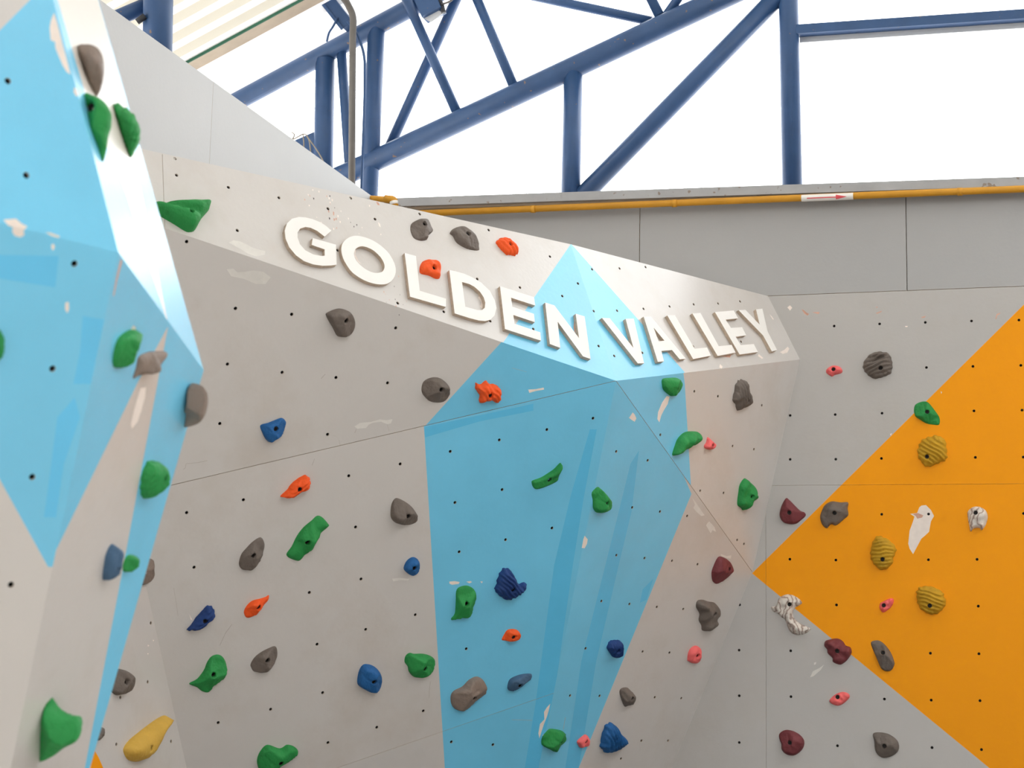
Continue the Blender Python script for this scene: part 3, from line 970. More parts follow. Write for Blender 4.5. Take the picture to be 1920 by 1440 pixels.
GREY4 = [([(315, 612), (258, 718), (90, 1063), (40, 1180), (-100, 1900), (80, 1900), (159, 1440), (237, 1030), (295, 720)], 'paint_grey')]
CREAM2 = [([(316, 611), (236, 362), (160, 176), (108, 0), (60, -150), (140, -150), (184, 0), (233, 176), (266, 362)], 'paint_cream')]
DEEP1 = [(T(0, 1, [(620, 930), (800, 960), (770, 1440), (550, 1440), (600, 1200)]), 'paint_blue_patch'),
         (T(0, 1, [(-60, 640), (250, 690), (415, 715), (440, 480), (-60, 470)]), 'paint_blue_patch'),
         (T(0, 2, [(560, 100), (430, 250), (370, 700), (330, 1000), (420, 1000), (480, 600), (600, 250)]), 'paint_blue_patch')]
panel(L0, [Q, Ltop_, La_top, La_far], 'paint_blue', vol2, GREY0 + LC0 + LC1, LHOLES)
panel(L1, [Q, La_far, La0, Lb0], 'paint_blue', vol2, DEEP1 + GREY1 + LC1, LHOLES)
panel(L2, [Q, Le, Le_top, Ltop_], 'paint_blue', vol2, CREAM2)
panel(L4, [Q, Lb0, Ls0, Le], 'paint_blue', vol2, GREY4 + LC4)
# the sides turned away from the camera close the volume against the side wall
w_e, w_t, w_s = V(XL, Le[1] + .25, Le[2]), V(XL, Le_top[1] + .2, ZT), V(XL, Ls0[1] + .25, 0)
w_a, w_at, w_a0 = V(XL, La_far[1] - .2, La_far[2]), V(XL, La_top[1] - .2, ZT), V(XL, La0[1] - .2, 0)
for nm, pts in (('return_panel', [Le, w_e, w_t, Le_top]), ('return_panel', [Ls0, w_s, w_e, Le]), ('lid', [Ltop_, Le_top, w_t, w_at, La_top]),
                ('return_panel', [La_far, La_top, w_at, w_a]), ('return_panel', [La_far, w_a, w_a0, La0])):
    mid_ = np.mean(pts, axis=0)
    slab(nm, pts, vol2, V(-1.4, -4.6, 1.6) - mid_)

FACES = dict(F1=F1, FR=FR, F2=F2, F3=F3, F4=F4, F5=F5, LW=LW, WB=WB, L0=L0, L1=L1, L2=L2, L4=L4)

# ------------------------------------------------------------------ letters of the name, cut from board and fixed on the upper faces
def slab_poly(name, fc, outer, inner, thick, mats, scale, ox, oy, label, cat, group):
    def cv(pts):
        return [fc.px(ox + x / scale, oy + y / scale, thick) for x, y in pts]
    o2 = cv(outer)
    ins = [cv(i) for i in inner]
    vs, fs = cdt([o2] + ins)
    F = []
    for f in fs:
        c = (vs[f[0]] + vs[f[1]] + vs[f[2]]) / 3
        if inside(c, o2) and not any(inside(c, i) for i in ins):
            F.append(f if not fc.flip else f[::-1])
    P3 = [fc.p3(q, thick) for q in vs]
    n = len(P3)
    P3 += [fc.p3(q, 0.0005) for q in vs]
    ed = set()
    for f in F:
        for i in range(3):
            a, b = f[i], f[(i + 1) % 3]
            if (b, a) in ed:
                ed.discard((b, a))
            else:
                ed.add((a, b))
    mi = [0] * len(F)
    F2_ = list(F)
    for f in F:
        F2_.append(tuple(i + n for i in f[::-1]))
        mi.append(1)
    for a, b in ed:
        F2_.append((b, a, a + n, b + n))
        mi.append(1)
    org = fc.p3(np.mean(o2, axis=0))
    o = mesh_obj(name, P3, F2_, mats, None, mi, origin=org)
    tag(o, label, cat, group)
    return o

def arc_smooth(pts, idx=None, n=4):
    """closed Catmull-Rom through the points"""
    out = []
    m = len(pts)
    for i in range(m):
        p0_, p1_, p2_, p3_ = [np.array(pts[(i + j) % m], float) for j in (-1, 0, 1, 2)]
        for k_ in range(n):
            t = k_ / n
            out.append(0.5 * ((2 * p1_) + (-p0_ + p2_) * t + (2 * p0_ - 5 * p1_ + 4 * p2_ - p3_) * t * t + (-p0_ + 3 * p1_ - 3 * p2_ + p3_) * t ** 3))
    return [tuple(q) for q in out]

def letter(ch, fc, outer, inner, sc, ox, oy, label):
    return slab_poly('letter', fc, outer, inner, 0.016, ['letter_white', 'plywood_edge'], sc, ox, oy, label, 'letter', 'raised white letters of the wall sign')

Gp = [(565, 290), (530, 258), (490, 230), (430, 205), (370, 190), (320, 187), (270, 200), (232, 235), (215, 290), (222, 350), (250, 415), (300, 475), (360, 518),
      (430, 543), (500, 553), (560, 551), (605, 545), (600, 395), (425, 345), (418, 397), (515, 430), (515, 477), (490, 480), (430, 468), (370, 437), (330, 392),
      (312, 340), (312, 302), (332, 274), (370, 262), (410, 268), (460, 292), (515, 335)]
letter('G', F1, Gp, [], 4, 480, 360, 'raised white letter G, first letter of the sign')
Oo = [(640, 430), (650, 385), (690, 345), (740, 328), (800, 335), (870, 360), (940, 405), (1000, 465), (1040, 540), (1048, 600), (1030, 650), (990, 685), (930, 693),
      (860, 680), (790, 650), (720, 600), (670, 530), (648, 480)]
Oi = [(735, 460), (750, 425), (790, 407), (840, 417), (890, 445), (935, 490), (960, 535), (963, 570), (945, 598), (905, 607), (860, 598), (810, 570), (765, 530), (742, 495)]
letter('O', F1, arc_smooth(Oo), [arc_smooth(Oi)], 4, 480, 360, 'raised white letter O, scuffed ring beside the G')
letter('L', F1, [(1115, 457), (1200, 480), (1228, 740), (1425, 800), (1425, 862), (1155, 785)], [], 4, 480, 360, 'raised white letter L under the orange hold')
letter('D', F1, [(1450, 585), (1500, 595), (1560, 612), (1620, 638), (1690, 680), (1755, 742), (1790, 810), (1803, 870), (1790, 925), (1760, 957), (1720, 968), (1670, 963),
                 (1600, 945), (1490, 910)],
       [[(1545, 675), (1600, 690), (1640, 712), (1680, 748), (1708, 790), (1720, 830), (1716, 868), (1695, 886), (1660, 885), (1570, 860)]], 4, 480, 360,
       'raised white letter D between the L and the first E')
letter('E', F1, [(140, 212), (650, 375), (668, 503), (305, 385), (325, 520), (650, 628), (663, 752), (340, 645), (358, 775), (745, 905), (755, 1030), (215, 855)], [], 8, 920, 510,
       'raised white letter E straddling grey and blue paint')
letter('N', F1, [(818, 458), (955, 500), (1325, 990), (1275, 625), (1410, 665), (1500, 1305), (1385, 1265), (1005, 745), (1045, 1138), (888, 1080)], [], 8, 920, 510,
       'raised white letter N on the blue paint left of the ridge')
letter('V', FR, [(180, 345), (320, 352), (745, 885), (605, 362), (752, 358), (938, 1162), (825, 1165)], [], 9.6, 1110, 560, 'raised white letter V on pale blue just right of the ridge')
letter('A', FR, [(930, 322), (1060, 318), (1690, 1080), (1580, 1092), (1440, 925), (1250, 940), (1295, 1128), (1185, 1138)], [[(1110, 522), (1305, 755), (1200, 768)]], 9.6, 1110, 560,
       'raised white letter A, second letter right of the ridge')
letter('L', FR, [(-277, 300), (-140, 295), (215, 900), (440, 878), (510, 1025), (190, 1088)], [], 9.6, 1280, 560, 'raised white letter L right after the A')
letter('L', FR, [(175, 265), (320, 255), (650, 855), (880, 830), (955, 970), (630, 1032)], [], 9.6, 1280, 560, 'raised white letter L just before the last E')
letter('E', FR, [(580, 240), (920, 212), (1000, 355), (775, 378), (870, 525), (1070, 512), (1145, 660), (955, 685), (1045, 835), (1280, 815), (1355, 960), (1025, 1005)], [],
       9.6, 1280, 560, 'raised white letter E next to the final Y')
letter('Y', FR, [(1005, 205), (1130, 200), (1385, 465), (1320, 190), (1435, 180), (1530, 590), (1700, 925), (1605, 950), (1450, 665)], [], 9.6, 1280, 560,
       'raised white letter Y, last letter of the sign')

# ------------------------------------------------------------------ climbing holds
_bolt = None
def bolt_mesh():
    """socket-head bolt: rounded rim, wall and hexagonal recess"""
    global _bolt
    if _bolt is None:
        vs, fs, n = [], [], 12
        rings = [(0.0090, -0.010), (0.0090, -0.001), (0.0080, 0.0), (0.0050, 0.0), (0.0046, -0.006), (0.0006, -0.006)]
        for j, (rr, z) in enumerate(rings):
            for k_ in range(n):
                w = 2 * math.pi * k_ / n
                q = rr
                if j in (3, 4):
                    q = rr * math.cos(math.pi / 6) / math.cos((w % (math.pi / 3)) - math.pi / 6)
                vs.append((q * math.cos(w), q * math.sin(w), z))
        for i in range(len(rings) - 1):
            for k_ in range(n):
                k2 = (k_ + 1) % n
                fs.append((i * n + k_, i * n + k2, (i + 1) * n + k2, (i + 1) * n + k_))
        me = bpy.data.meshes.new('bolt')
        me.from_pydata(vs, [], fs)
        me.materials.append(MATS['bolt_metal'])
        me.materials.append(MATS['hole_dark'])
        me.polygons.foreach_set('material_index', [0] * (3 * n) + [1] * (2 * n))
        me.update()
        _bolt = me
    return _bolt

def poly_dist(q, poly):
    """distance from each point to the outline"""
    p = np.array(poly)
    d = np.roll(p, -1, axis=0) - p
    q = np.asarray(q)[:, None, :]
    t = np.clip(((q - p) * d).sum(2) / np.maximum((d * d).sum(1), 1e-12), 0, 1)
    return np.sqrt((((p + d * t[..., None]) - q) ** 2).sum(2)).min(1)

def relief(uvs, dist, D, h, style, ang, seed, cen):
    """height of the hold over its footprint"""
    rs = random.Random(seed)
    t = np.clip(dist / (D * 0.92), 0, 1)
    z = h * (1 - (1 - t) ** 2) ** 0.55
    q = (uvs - cen) / D
    lam = {'ridged': 0.30, 'ribbed': 0.50}.get(style, 1)
    if style in ('ridged', 'ribbed'):
        ca, sa = math.cos(ang), math.sin(ang)
        s = q[:, 0] * -sa + q[:, 1] * ca
        l = q[:, 0] * ca + q[:, 1] * sa
        wob = np.array([noise.noise(Vector((a * 1.1, b * 1.1, seed * 3.7))) for a, b in zip(l, s)])
        ph = s / lam + 0.55 * wob
        saw = np.abs(((ph + 0.5) % 1) - 0.5) * 2
        am = 0.32 if style == 'ridged' else 0.24
        z = z * (1 - am + am * (1 - saw ** 1.4))
    if style in ('facet', 'rock'):
        for j in range(4 if style == 'facet' else 3):
            a = ang + rs.uniform(-.5, .5) + j * 2 * math.pi / 4
            g = rs.uniform(0.30, 0.75)
            z = np.minimum(z, h * (rs.uniform(0.82, 1.0) + g * (q[:, 0] * math.cos(a) + q[:, 1] * math.sin(a))) + 0 * z)
        z = np.maximum(z, h * 0.30 * t ** 0.5)
    if style == 'lumpy':
        nz = np.array([noise.noise(Vector((a * 1.25 + seed, b * 1.25, seed * 1.3))) for a, b in q])
        z = z * (0.84 + 0.42 * nz)
    if style == 'wedge':
        z = z * np.clip(0.55 + 0.45 * (q[:, 0] * math.cos(ang) + q[:, 1] * math.sin(ang)), 0.22, 1.15)
    nz = np.array([noise.noise(Vector((a * 2.3 + seed * 2.1, b * 2.3, 5.1))) for a, b in q])
    z = z * (1 + 0.07 * nz)
    if style == 'rock' or style == 'facet':             # one scored crack across the stone-like ones
        a = ang + 1.1
        s = q[:, 0] * math.cos(a) + q[:, 1] * math.sin(a) - rs.uniform(-.35, .35) + 0.12 * np.sin(3 * (q[:, 0] * -math.sin(a) + q[:, 1] * math.cos(a)))
        z = z - h * 0.10 * np.exp(-(s / 0.07) ** 2) * t
    return np.maximum(z, 0.0006)

def hold(color, face, style, h, px, bolt, label, ang=0.0, off=0.35, group=None, two=None, scoop=None):
    """px: outline in photograph pixels; two=(p, q): seen from the side, base chord p-q on its face"""
    fc = FACES[face]
    seed = len(label) * 0.37 + h * 91 + px[0][0] * 0.013
    seed = seed % 9.0
    if two:
        a, b = fc.hit(*two[0]), fc.hit(*two[1])
        w_ = Facet(a, b, a + fc.n)
        outline = [w_.px(*p) for p in px]
        base_fc, fc = fc, w_
        off_m = 0.0
    else:
        outline = [fc.px(*p, off * h) for p in px]
    outline = [np.array(q) for q in arc_smooth(outline, n=4)]
    xy = np.array(outline)
    lo, hi = xy.min(0), xy.max(0)
    if style in ('ridged', 'ribbed'):                    # the grooves notch the rim
        mid, R0 = (lo + hi) / 2, max(hi - lo) / 2
        for i, q in enumerate(outline):
            s_ = (-(q - mid)[0] * math.sin(ang) + (q - mid)[1] * math.cos(ang)) / R0
            outline[i] = mid + (q - mid) * (1 + 0.035 * math.sin(2 * math.pi * s_ / 0.34 + seed) + 0.02 * math.sin(i * 2.1 + seed))
        xy = np.array(outline)
        lo, hi = xy.min(0), xy.max(0)
    step = max(0.0036, max(hi - lo) / (36 if style in ('ridged', 'ribbed') else 26))
    gx, gy = np.meshgrid(np.arange(lo[0], hi[0], step), np.arange(lo[1], hi[1], step))
    gx = gx + (np.arange(gx.shape[0])[:, None] % 2) * step / 2
    grid = np.stack([gx.ravel(), gy.ravel()], 1)
    grid = np.array([q for q in grid if inside(q, outline)])
    if len(grid):
        d = poly_dist(grid, outline)
        D = d.max()
        grid = grid[d > step * 0.45]
    else:
        D = min(hi - lo) / 2
    # a ring just inside the rim keeps the flank steep and smooth
    bc, br, ring = None, 0.0098, []
    if bolt is not None:
        bc = fc.px(*bolt, 0.0 if two else 0.75 * h)
        if (not inside(bc, outline)) or poly_dist(np.array([bc]), outline)[0] < br * 1.25:
            bc = None
    if bc is not None:
        ring = [bc + br * np.array([math.cos(2 * math.pi * k_ / 14), math.sin(2 * math.pi * k_ / 14)]) for k_ in range(14)]
        grid = np.array([q for q in grid if np.linalg.norm(q - bc) > br * 1.25])
    vs, fs = cdt([outline] + ([ring] if ring else []), list(grid))
    vs = np.array(vs)
    F = []
    for f in fs:
        c = (vs[f[0]] + vs[f[1]] + vs[f[2]]) / 3
        if inside(c, outline) and not (bc is not None and np.linalg.norm(c - bc) < br * 0.97):
            F.append(f if not fc.flip else f[::-1])
    dist = poly_dist(vs, outline)
    cen = (lo + hi) / 2
    z = relief(vs, dist, D, h, style, ang, seed, cen)
    if scoop:                                            # hollow pressed into the grip
        for (sx, sy), ra, rb, sa, dp_ in scoop:
            c_ = fc.px(sx, sy, 0.6 * h)
            w_ = vs - c_
            a_ = (w_[:, 0] * math.cos(sa) + w_[:, 1] * math.sin(sa)) / ra
            b_ = (-w_[:, 0] * math.sin(sa) + w_[:, 1] * math.cos(sa)) / rb
            z = z - dp_ * h * np.exp(-((a_ ** 2 + b_ ** 2) ** 1.5))
        z = np.maximum(z, 0.0006)
    z[dist < 1e-5] = 0.0
    P3 = [fc.p3(q, zz) for q, zz in zip(vs, z)]
    edge = {}
    for f in F:
        for i in range(3):
            a, b = f[i], f[(i + 1) % 3]
            if (b, a) in edge:
                del edge[(b, a)]
            else:
                edge[(a, b)] = 1
    sm = [True] * len(F)
    zb = 0
    if bc is not None:
        zr = [z[i] for i in range(len(vs)) if abs(np.linalg.norm(vs[i] - bc) - br) < 1e-5]
        zb = (min(zr) if zr else h * .7) - 0.010
        zb = max(zb, -0.006)
    if two:
        n0 = len(P3)
        z2 = relief(vs, dist, D, h, style, ang + 1, seed + 1, cen)
        z2[dist < 1e-5] = 0.0
        P3 += [fc.p3(q, -zz) for q, zz in zip(vs, z2)]
        F += [tuple(i + n0 for i in f[::-1]) for f in F]
        rim = [(a, b) for a, b in edge if dist[a] < 1e-5 and dist[b] < 1e-5]
        for a, b in rim:
            F.append((b, a, a + n0, b + n0))
    lowv = {}
    for a, b in edge:
        on_rim = dist[a] < 1e-5 and dist[b] < 1e-5
        if on_rim and two:
            continue
        for q in (a, b):
            if q not in lowv:
                lowv[q] = len(P3)
                P3.append(fc.p3(vs[q], -0.002) if on_rim else fc.p3(vs[q], zb))
        F.append((b, a, lowv[a], lowv[b]))
    org = np.mean([fc.p3(q) for q in outline], axis=0)
    if two:
        org = org - base_fc.n * ((org - base_fc.a) @ base_fc.n)
    o = mesh_obj('climbing_hold', P3, F, color, None, origin=org, smooth=True)
    tag(o, label, 'climbing hold', group)
    if bc is not None:
        bo = bpy.data.objects.new('bolt', bolt_mesh())
        bo.matrix_world = frame_matrix(fc.p3(bc, zb + 0.005), fc.n)
        link(bo, o)
    return o

R_ = math.radians
g_left, g_mid, g_strip, g_right, g_wall = ('holds on the near left volume', 'holds on the grey left face', 'holds on the blue stripe',
                                          'holds on the grey right face', 'holds on the back wall')
# near left volume
hold('resin_brown', 'L2', 'rock', .036, T(0, 0, [(583, 350), (640, 332), (700, 340), (750, 380), (776, 450), (780, 560), (760, 660), (728, 722), (700, 700), (660, 600), (620, 470)]),
     T(0, 0, [(755, 510)])[0], 'brown-grey drop-shaped hold above the two green ones, top left', group=g_left, two=T(0, 0, [(583, 350), (722, 722)]))
hold('resin_green', 'L2', 'rock', .036, T(0, 0, [(632, 708), (690, 712), (760, 745), (810, 800), (838, 870), (830, 960), (812, 1030), (800, 1120), (770, 1215), (730, 1140), (680, 1000), (640, 900)]),
     T(0, 0, [(695, 812)])[0], 'green pointed hold hanging directly under the brown one, top left', group=g_left, two=T(0, 0, [(632, 708), (768, 1215)]))
hold('resin_green', 'L2', 'ridged', .036, T(0, 0, [(850, 772), (930, 800), (1000, 855), (1040, 930), (1055, 1020), (1045, 1080), (985, 1180), (950, 1120), (900, 980), (868, 860)]),
     T(0, 0, [(1018, 968)])[0], 'green leaf-shaped hold on the bright edge against the pale board', ang=R_(70), group=g_left, two=T(0, 0, [(850, 772), (983, 1180)]))
hold('resin_green', 'L1', 'rock', .03, T(0, 1, [(0, 1035), (30, 1070), (46, 1120), (40, 1190), (20, 1250), (0, 1290), (-50, 1275), (-85, 1160), (-55, 1050)]),
     None, 'green hold cut off by the left edge of the picture', group=g_left)
hold('resin_green', 'L4', 'rock', .030, T(0, 1, [(1000, 1060), (1050, 1045), (1088, 1060), (1095, 1110), (1070, 1190), (1030, 1260), (980, 1315), (930, 1335), (902, 1320), (898, 1270), (910, 1190), (940, 1110)]),
     None, 'smooth green oval hold on blue paint, left of a grey pointed hold', off=.5, group=g_left)
hold('resin_brown', 'L4', 'facet', .032, T(0, 1, [(1095, 1250), (1165, 1215), (1220, 1210), (1290, 1210), (1305, 1235), (1270, 1290), (1220, 1345), (1150, 1375), (1090, 1395), (1060, 1415), (1052, 1400), (1075, 1330)]),
     None, 'grey-brown pointed hold at the tip of a grey paint triangle', off=.5, group=g_left)
hold('resin_brown', 'L4', 'rock', .034, T(0, 2, [(1430, 0), (1500, 5), (1540, 40), (1560, 100), (1555, 180), (1530, 250), (1480, 300), (1385, 325), (1382, 290), (1400, 180), (1415, 90)]),
     T(0, 2, [(1512, 205)])[0], 'brown-grey hold sticking out from the corner edge of the near blue volume', group=g_left, two=T(0, 2, [(1425, 0), (1385, 325)]))
hold('resin_green', 'L4', 'ridged', .032, T(0, 2, [(1155, 600), (1215, 593), (1260, 615), (1275, 660), (1265, 730), (1235, 800), (1180, 850), (1130, 875), (1108, 840), (1104, 780), (1115, 700)]),
     T(0, 2, [(1232, 718)])[0], 'green egg-shaped hold halfway down the near blue strip', ang=R_(75), off=.5, group=g_left)
hold('resin_slate', 'L4', 'rock', .028, T(0, 2, [(880, 1215), (920, 1235), (957, 1270), (945, 1330), (915, 1400), (890, 1440), (860, 1465), (820, 1487), (815, 1440), (825, 1370), (840, 1290)]),
     None, 'faded blue hold beside a small green one, near left volume', off=.5, group=g_left)
hold('resin_green', 'L4', 'rock', .024, T(0, 2, [(1005, 1292), (1050, 1300), (1067, 1330), (1055, 1370), (1020, 1400), (975, 1422), (960, 1405), (962, 1360), (980, 1315)]),
     None, 'small round green hold on the near blue strip', off=.5, group=g_left)
hold('resin_green', 'L4', 'rock', .05, T(0, 3, [(390, 912), (420, 950), (450, 990), (520, 1045), (570, 1060), (600, 1100), (610, 1150), (600, 1200), (560, 1250), (480, 1290), (400, 1350), (310, 1392), (293, 1370), (300, 1280), (320, 1150), (340, 1020), (365, 940)]),
     T(0, 3, [(545, 1215)])[0], 'large blurred green hold in the bottom left corner', group=g_left, two=T(0, 3, [(390, 912), (300, 1390)]))
# side wall seen past the near volume
hold('resin_brown', 'LW', 'rock', .04, T(0, 2, [(1100, 1290), (1150, 1270), (1175, 1310), (1180, 1370), (1165, 1430), (1130, 1490), (1075, 1515), (1040, 1480), (1050, 1380)]),
     None, 'brown-grey hold half hidden behind the edge of the near blue strip', group='holds on the side wall')
hold('resin_grey', 'LW', 'facet', .05, T(0, 3, [(890, 705), (940, 700), (990, 735), (1012, 780), (1000, 840), (970, 875), (935, 893), (900, 893), (855, 855), (852, 820), (870, 760)]),
     T(0, 3, [(960, 797)])[0], 'grey blocky hold just right of the near blue strip, above the mustard one', group='holds on the side wall')
hold('resin_tan', 'LW', 'smooth', .045, T(0, 3, [(1255, 1047), (1285, 1055), (1297, 1085), (1280, 1120), (1230, 1180), (1200, 1240), (1165, 1310), (1130, 1360), (1080, 1390), (1030, 1393), (985, 1375), (958, 1325), (960, 1285), (1000, 1230), (1060, 1180), (1130, 1125), (1200, 1075)]),
     T(0, 3, [(1120, 1290)])[0], 'long club-shaped mustard yellow hold at the lower left', group='holds on the side wall')
hold('resin_grey', 'LW', 'rock', .03, T(0, 3, [(765, 1130), (785, 1160), (770, 1200), (738, 1240), (715, 1220), (720, 1170), (740, 1140)]),
     None, 'sliver of a small grey hold beside the near blue strip, bottom left', group='holds on the side wall')
# grey left face of the corner volume
hold('resin_navy', 'F3', 'ribbed', .035, T(0, 3, [(1565, 230), (1600, 240), (1618, 290), (1605, 330), (1570, 355), (1530, 390), (1480, 415), (1440, 410), (1420, 423), (1411, 408), (1435, 380), (1470, 330), (1520, 270)]),
     T(0, 3, [(1540, 340)])[0], 'dark blue finger-like hold left of an orange hold', ang=R_(40), group=g_mid)
hold('resin_green', 'F3', 'rock', .05, T(0, 3, [(1600, 615), (1650, 603), (1690, 630), (1712, 690), (1700, 750), (1670, 790), (1620, 830), (1580, 885), (1530, 880), (1490, 850), (1440, 830), (1435, 815), (1490, 785), (1540, 720), (1565, 660)]),
     T(0, 3, [(1603, 745)])[0], 'green fish-shaped hold with a tail, lower left grey face', ang=R_(50), group=g_mid)
hold('resin_orange', 'F3', 'rock', .035, T(1, 3, [(105, 152), (103, 185), (75, 220), (40, 250), (0, 300), (-40, 322), (-70, 315), (-82, 275), (-60, 230), (-20, 195), (40, 178), (80, 165)]),
     T(1, 3, [(25, 240)])[0], 'orange elongated hold right of the dark blue finger hold', ang=R_(40), group=g_mid)
hold('resin_grey', 'F3', 'facet', .04, T(1, 3, [(150, 537), (168, 560), (168, 620), (140, 665), (85, 725), (0, 728), (-25, 700), (-30, 670), (0, 620), (50, 580), (110, 550)]),
     T(1, 3, [(88, 635)])[0], 'grey angular hold right of the green fish-shaped hold', group=g_mid)
hold('resin_green', 'F3', 'rock', .05, T(1, 3, [(100, 1280), (190, 1308), (245, 1280), (300, 1295), (330, 1330), (310, 1360), (240, 1405), (180, 1440), (120, 1500), (60, 1500), (25, 1440), (22, 1380), (50, 1320)]),
     T(1, 3, [(190, 1408)])[0], 'green hold cut by the bottom edge on the grey left face', group=g_mid)
hold('resin_blue', 'F3', 'rock', .045, T(1, 3, [(830, 672), (890, 685), (935, 725), (958, 780), (950, 840), (920, 880), (870, 883), (830, 865), (790, 840), (772, 815), (775, 760), (795, 700)]),
     T(1, 3, [(888, 796)])[0], 'rounded blue hold below left of the heart-shaped green one', group=g_mid)
hold('resin_green', 'F3', 'rock', .045, T(1, 3, [(1165, 588), (1200, 595), (1270, 595), (1330, 615), (1357, 650), (1345, 700), (1310, 745), (1260, 770), (1200, 770), (1160, 730), (1150, 690), (1127, 655), (1135, 610)]),
     T(1, 3, [(1268, 698)])[0], 'heart-shaped green hold at the left border of the blue stripe', group=g_mid)
hold('resin_orange', 'F3', 'ribbed', .035, T(1, 2, [(375, 692), (400, 700), (413, 730), (410, 770), (390, 800), (340, 820), (280, 862), (245, 862), (200, 855), (197, 840), (240, 800), (280, 750), (330, 710)]),
     T(1, 2, [(328, 790)])[0], 'orange flame-like hold above the long green hold', ang=R_(40), group=g_mid)
hold('resin_green', 'F3', 'facet', .05, T(1, 2, [(470, 1000), (510, 1010), (555, 1060), (558, 1080), (500, 1130), (460, 1180), (430, 1240), (390, 1280), (350, 1330), (320, 1338), (260, 1315), (242, 1285), (280, 1230), (320, 1150), (370, 1085), (430, 1035)]),
     T(1, 2, [(397, 1195)])[0], 'long green bar-shaped hold set diagonally on the grey face', ang=R_(60), group=g_mid)
hold('resin_grey', 'F3', 'rock', .045, T(1, 2, [(45, 1160), (72, 1195), (74, 1240), (50, 1310), (15, 1360), (-20, 1395), (-50, 1408), (-95, 1400), (-117, 1360), (-100, 1290), (-60, 1240), (-10, 1190)]),
     T(1, 2, [(-15, 1288)])[0], 'grey oval hold left of the long green bar-shaped hold', ang=R_(60), group=g_mid)
hold('resin_grey', 'F3', 'rock', .045, T(1, 2, [(1060, 866), (1110, 880), (1170, 920), (1210, 970), (1227, 1020), (1210, 1050), (1150, 1068), (1070, 1055), (1030, 1020), (1022, 980), (1030, 910)]),
     T(1, 2, [(1142, 992)])[0], 'grey rounded-triangle hold left of the blue stripe', ang=R_(120), group=g_mid)
hold('resin_blue', 'F3', 'rock', .035, T(1, 2, [(1190, 1306), (1225, 1325), (1233, 1370), (1230, 1420), (1200, 1440), (1185, 1447), (1150, 1430), (1118, 1395), (1130, 1350), (1155, 1320)]),
     T(1, 2, [(1190, 1382)])[0], 'small blue cone hold below the grey rounded-triangle one', group=g_mid)
hold('resin_blue', 'F2', 'facet', .04, T(1, 2, [(205, 263), (235, 290), (233, 320), (215, 370), (190, 400), (150, 425), (115, 445), (85, 425), (60, 380), (42, 320), (100, 300), (150, 280)]),
     T(1, 2, [(155, 342)])[0], 'blue angular hold alone on the upper grey face', group=g_mid)
hold('resin_grey', 'F2', 'rock', .045, T(1, 2, [(1265, 0), (1300, -30), (1350, -42), (1400, -32), (1450, 10), (1468, 60), (1465, 95), (1420, 143), (1330, 143), (1280, 105), (1255, 60)]),
     T(1, 2, [(1390, 42)])[0], 'grey dome hold touching the upper left border of the blue stripe', ang=R_(-20), group=g_mid)
hold('resin_orange', 'F2', 'ribbed', .035, T(1, 2, [(1655, -5), (1690, 10), (1735, -22), (1755, 0), (1800, 10), (1840, 40), (1845, 100), (1820, 147), (1770, 130), (1690, 147), (1685, 90), (1660, 45)]),
     T(1, 2, [(1758, 87)])[0], 'orange grooved square hold on the top of the blue stripe', ang=R_(-35), group=g_strip)
hold('resin_grey', 'F2', 'rock', .045, T(1, 1, [(620, 883), (680, 890), (730, 920), (757, 980), (750, 1040), (715, 1085), (660, 1095), (620, 1085), (590, 1030), (555, 970), (540, 940), (542, 915)]),
     T(1, 1, [(678, 967)])[0], 'grey fan-shaped hold below the letters G and O', ang=R_(30), group=g_mid)
# upper band
g_band = 'holds on the lettered band'
hold('resin_green', 'F1', 'smooth', .06, T(0, 1, [(1140, 75), (1250, 68), (1540, 66), (1580, 95), (1575, 125), (1520, 190), (1475, 270), (1440, 287), (1400, 280), (1320, 230), (1200, 160), (1130, 120)]),
     T(0, 1, [(1427, 150)])[0], 'green wedge hold with a hollow top, left of the G', ang=R_(-60), off=.2, group=g_band, scoop=[((337, 384), .085, .016, R_(-8), .55)])
hold('resin_grey', 'F1', 'rock', .035, T(1, 1, [(1190, 215), (1240, 195), (1300, 210), (1338, 260), (1337, 285), (1300, 320), (1295, 345), (1250, 353), (1200, 335), (1175, 290), (1172, 245)]),
     T(1, 1, [(1265, 240)])[0], 'grey round notched hold above the first L', group=g_band)
hold('resin_grey', 'F1', 'rock', .035, T(1, 1, [(1490, 265), (1540, 250), (1580, 265), (1640, 315), (1680, 385), (1683, 425), (1600, 415), (1520, 370), (1490, 320), (1467, 298)]),
     T(1, 1, [(1590, 315)])[0], 'grey slanted oval hold above the D', ang=R_(-40), group=g_band)
hold('resin_orange', 'F1', 'ribbed', .03, T(1, 1, [(1812, 360), (1850, 337), (1890, 342), (1930, 370), (1960, 400), (1975, 440), (1970, 455), (1945, 470), (1920, 462), (1890, 460), (1840, 415), (1820, 385)]),
     T(1, 1, [(1908, 390)])[0], 'orange ribbed hold near the top edge above the first E', ang=R_(-50), group=g_band)
hold('resin_orange', 'F1', 'lumpy', .035, T(1, 1, [(1245, 540), (1265, 508), (1300, 500), (1355, 510), (1385, 545), (1393, 600), (1390, 635), (1360, 638), (1310, 615), (1250, 600), (1240, 575)]),
     T(1, 1, [(1343, 560)])[0], 'orange knobbly hold sitting inside the first letter L', group=g_band)
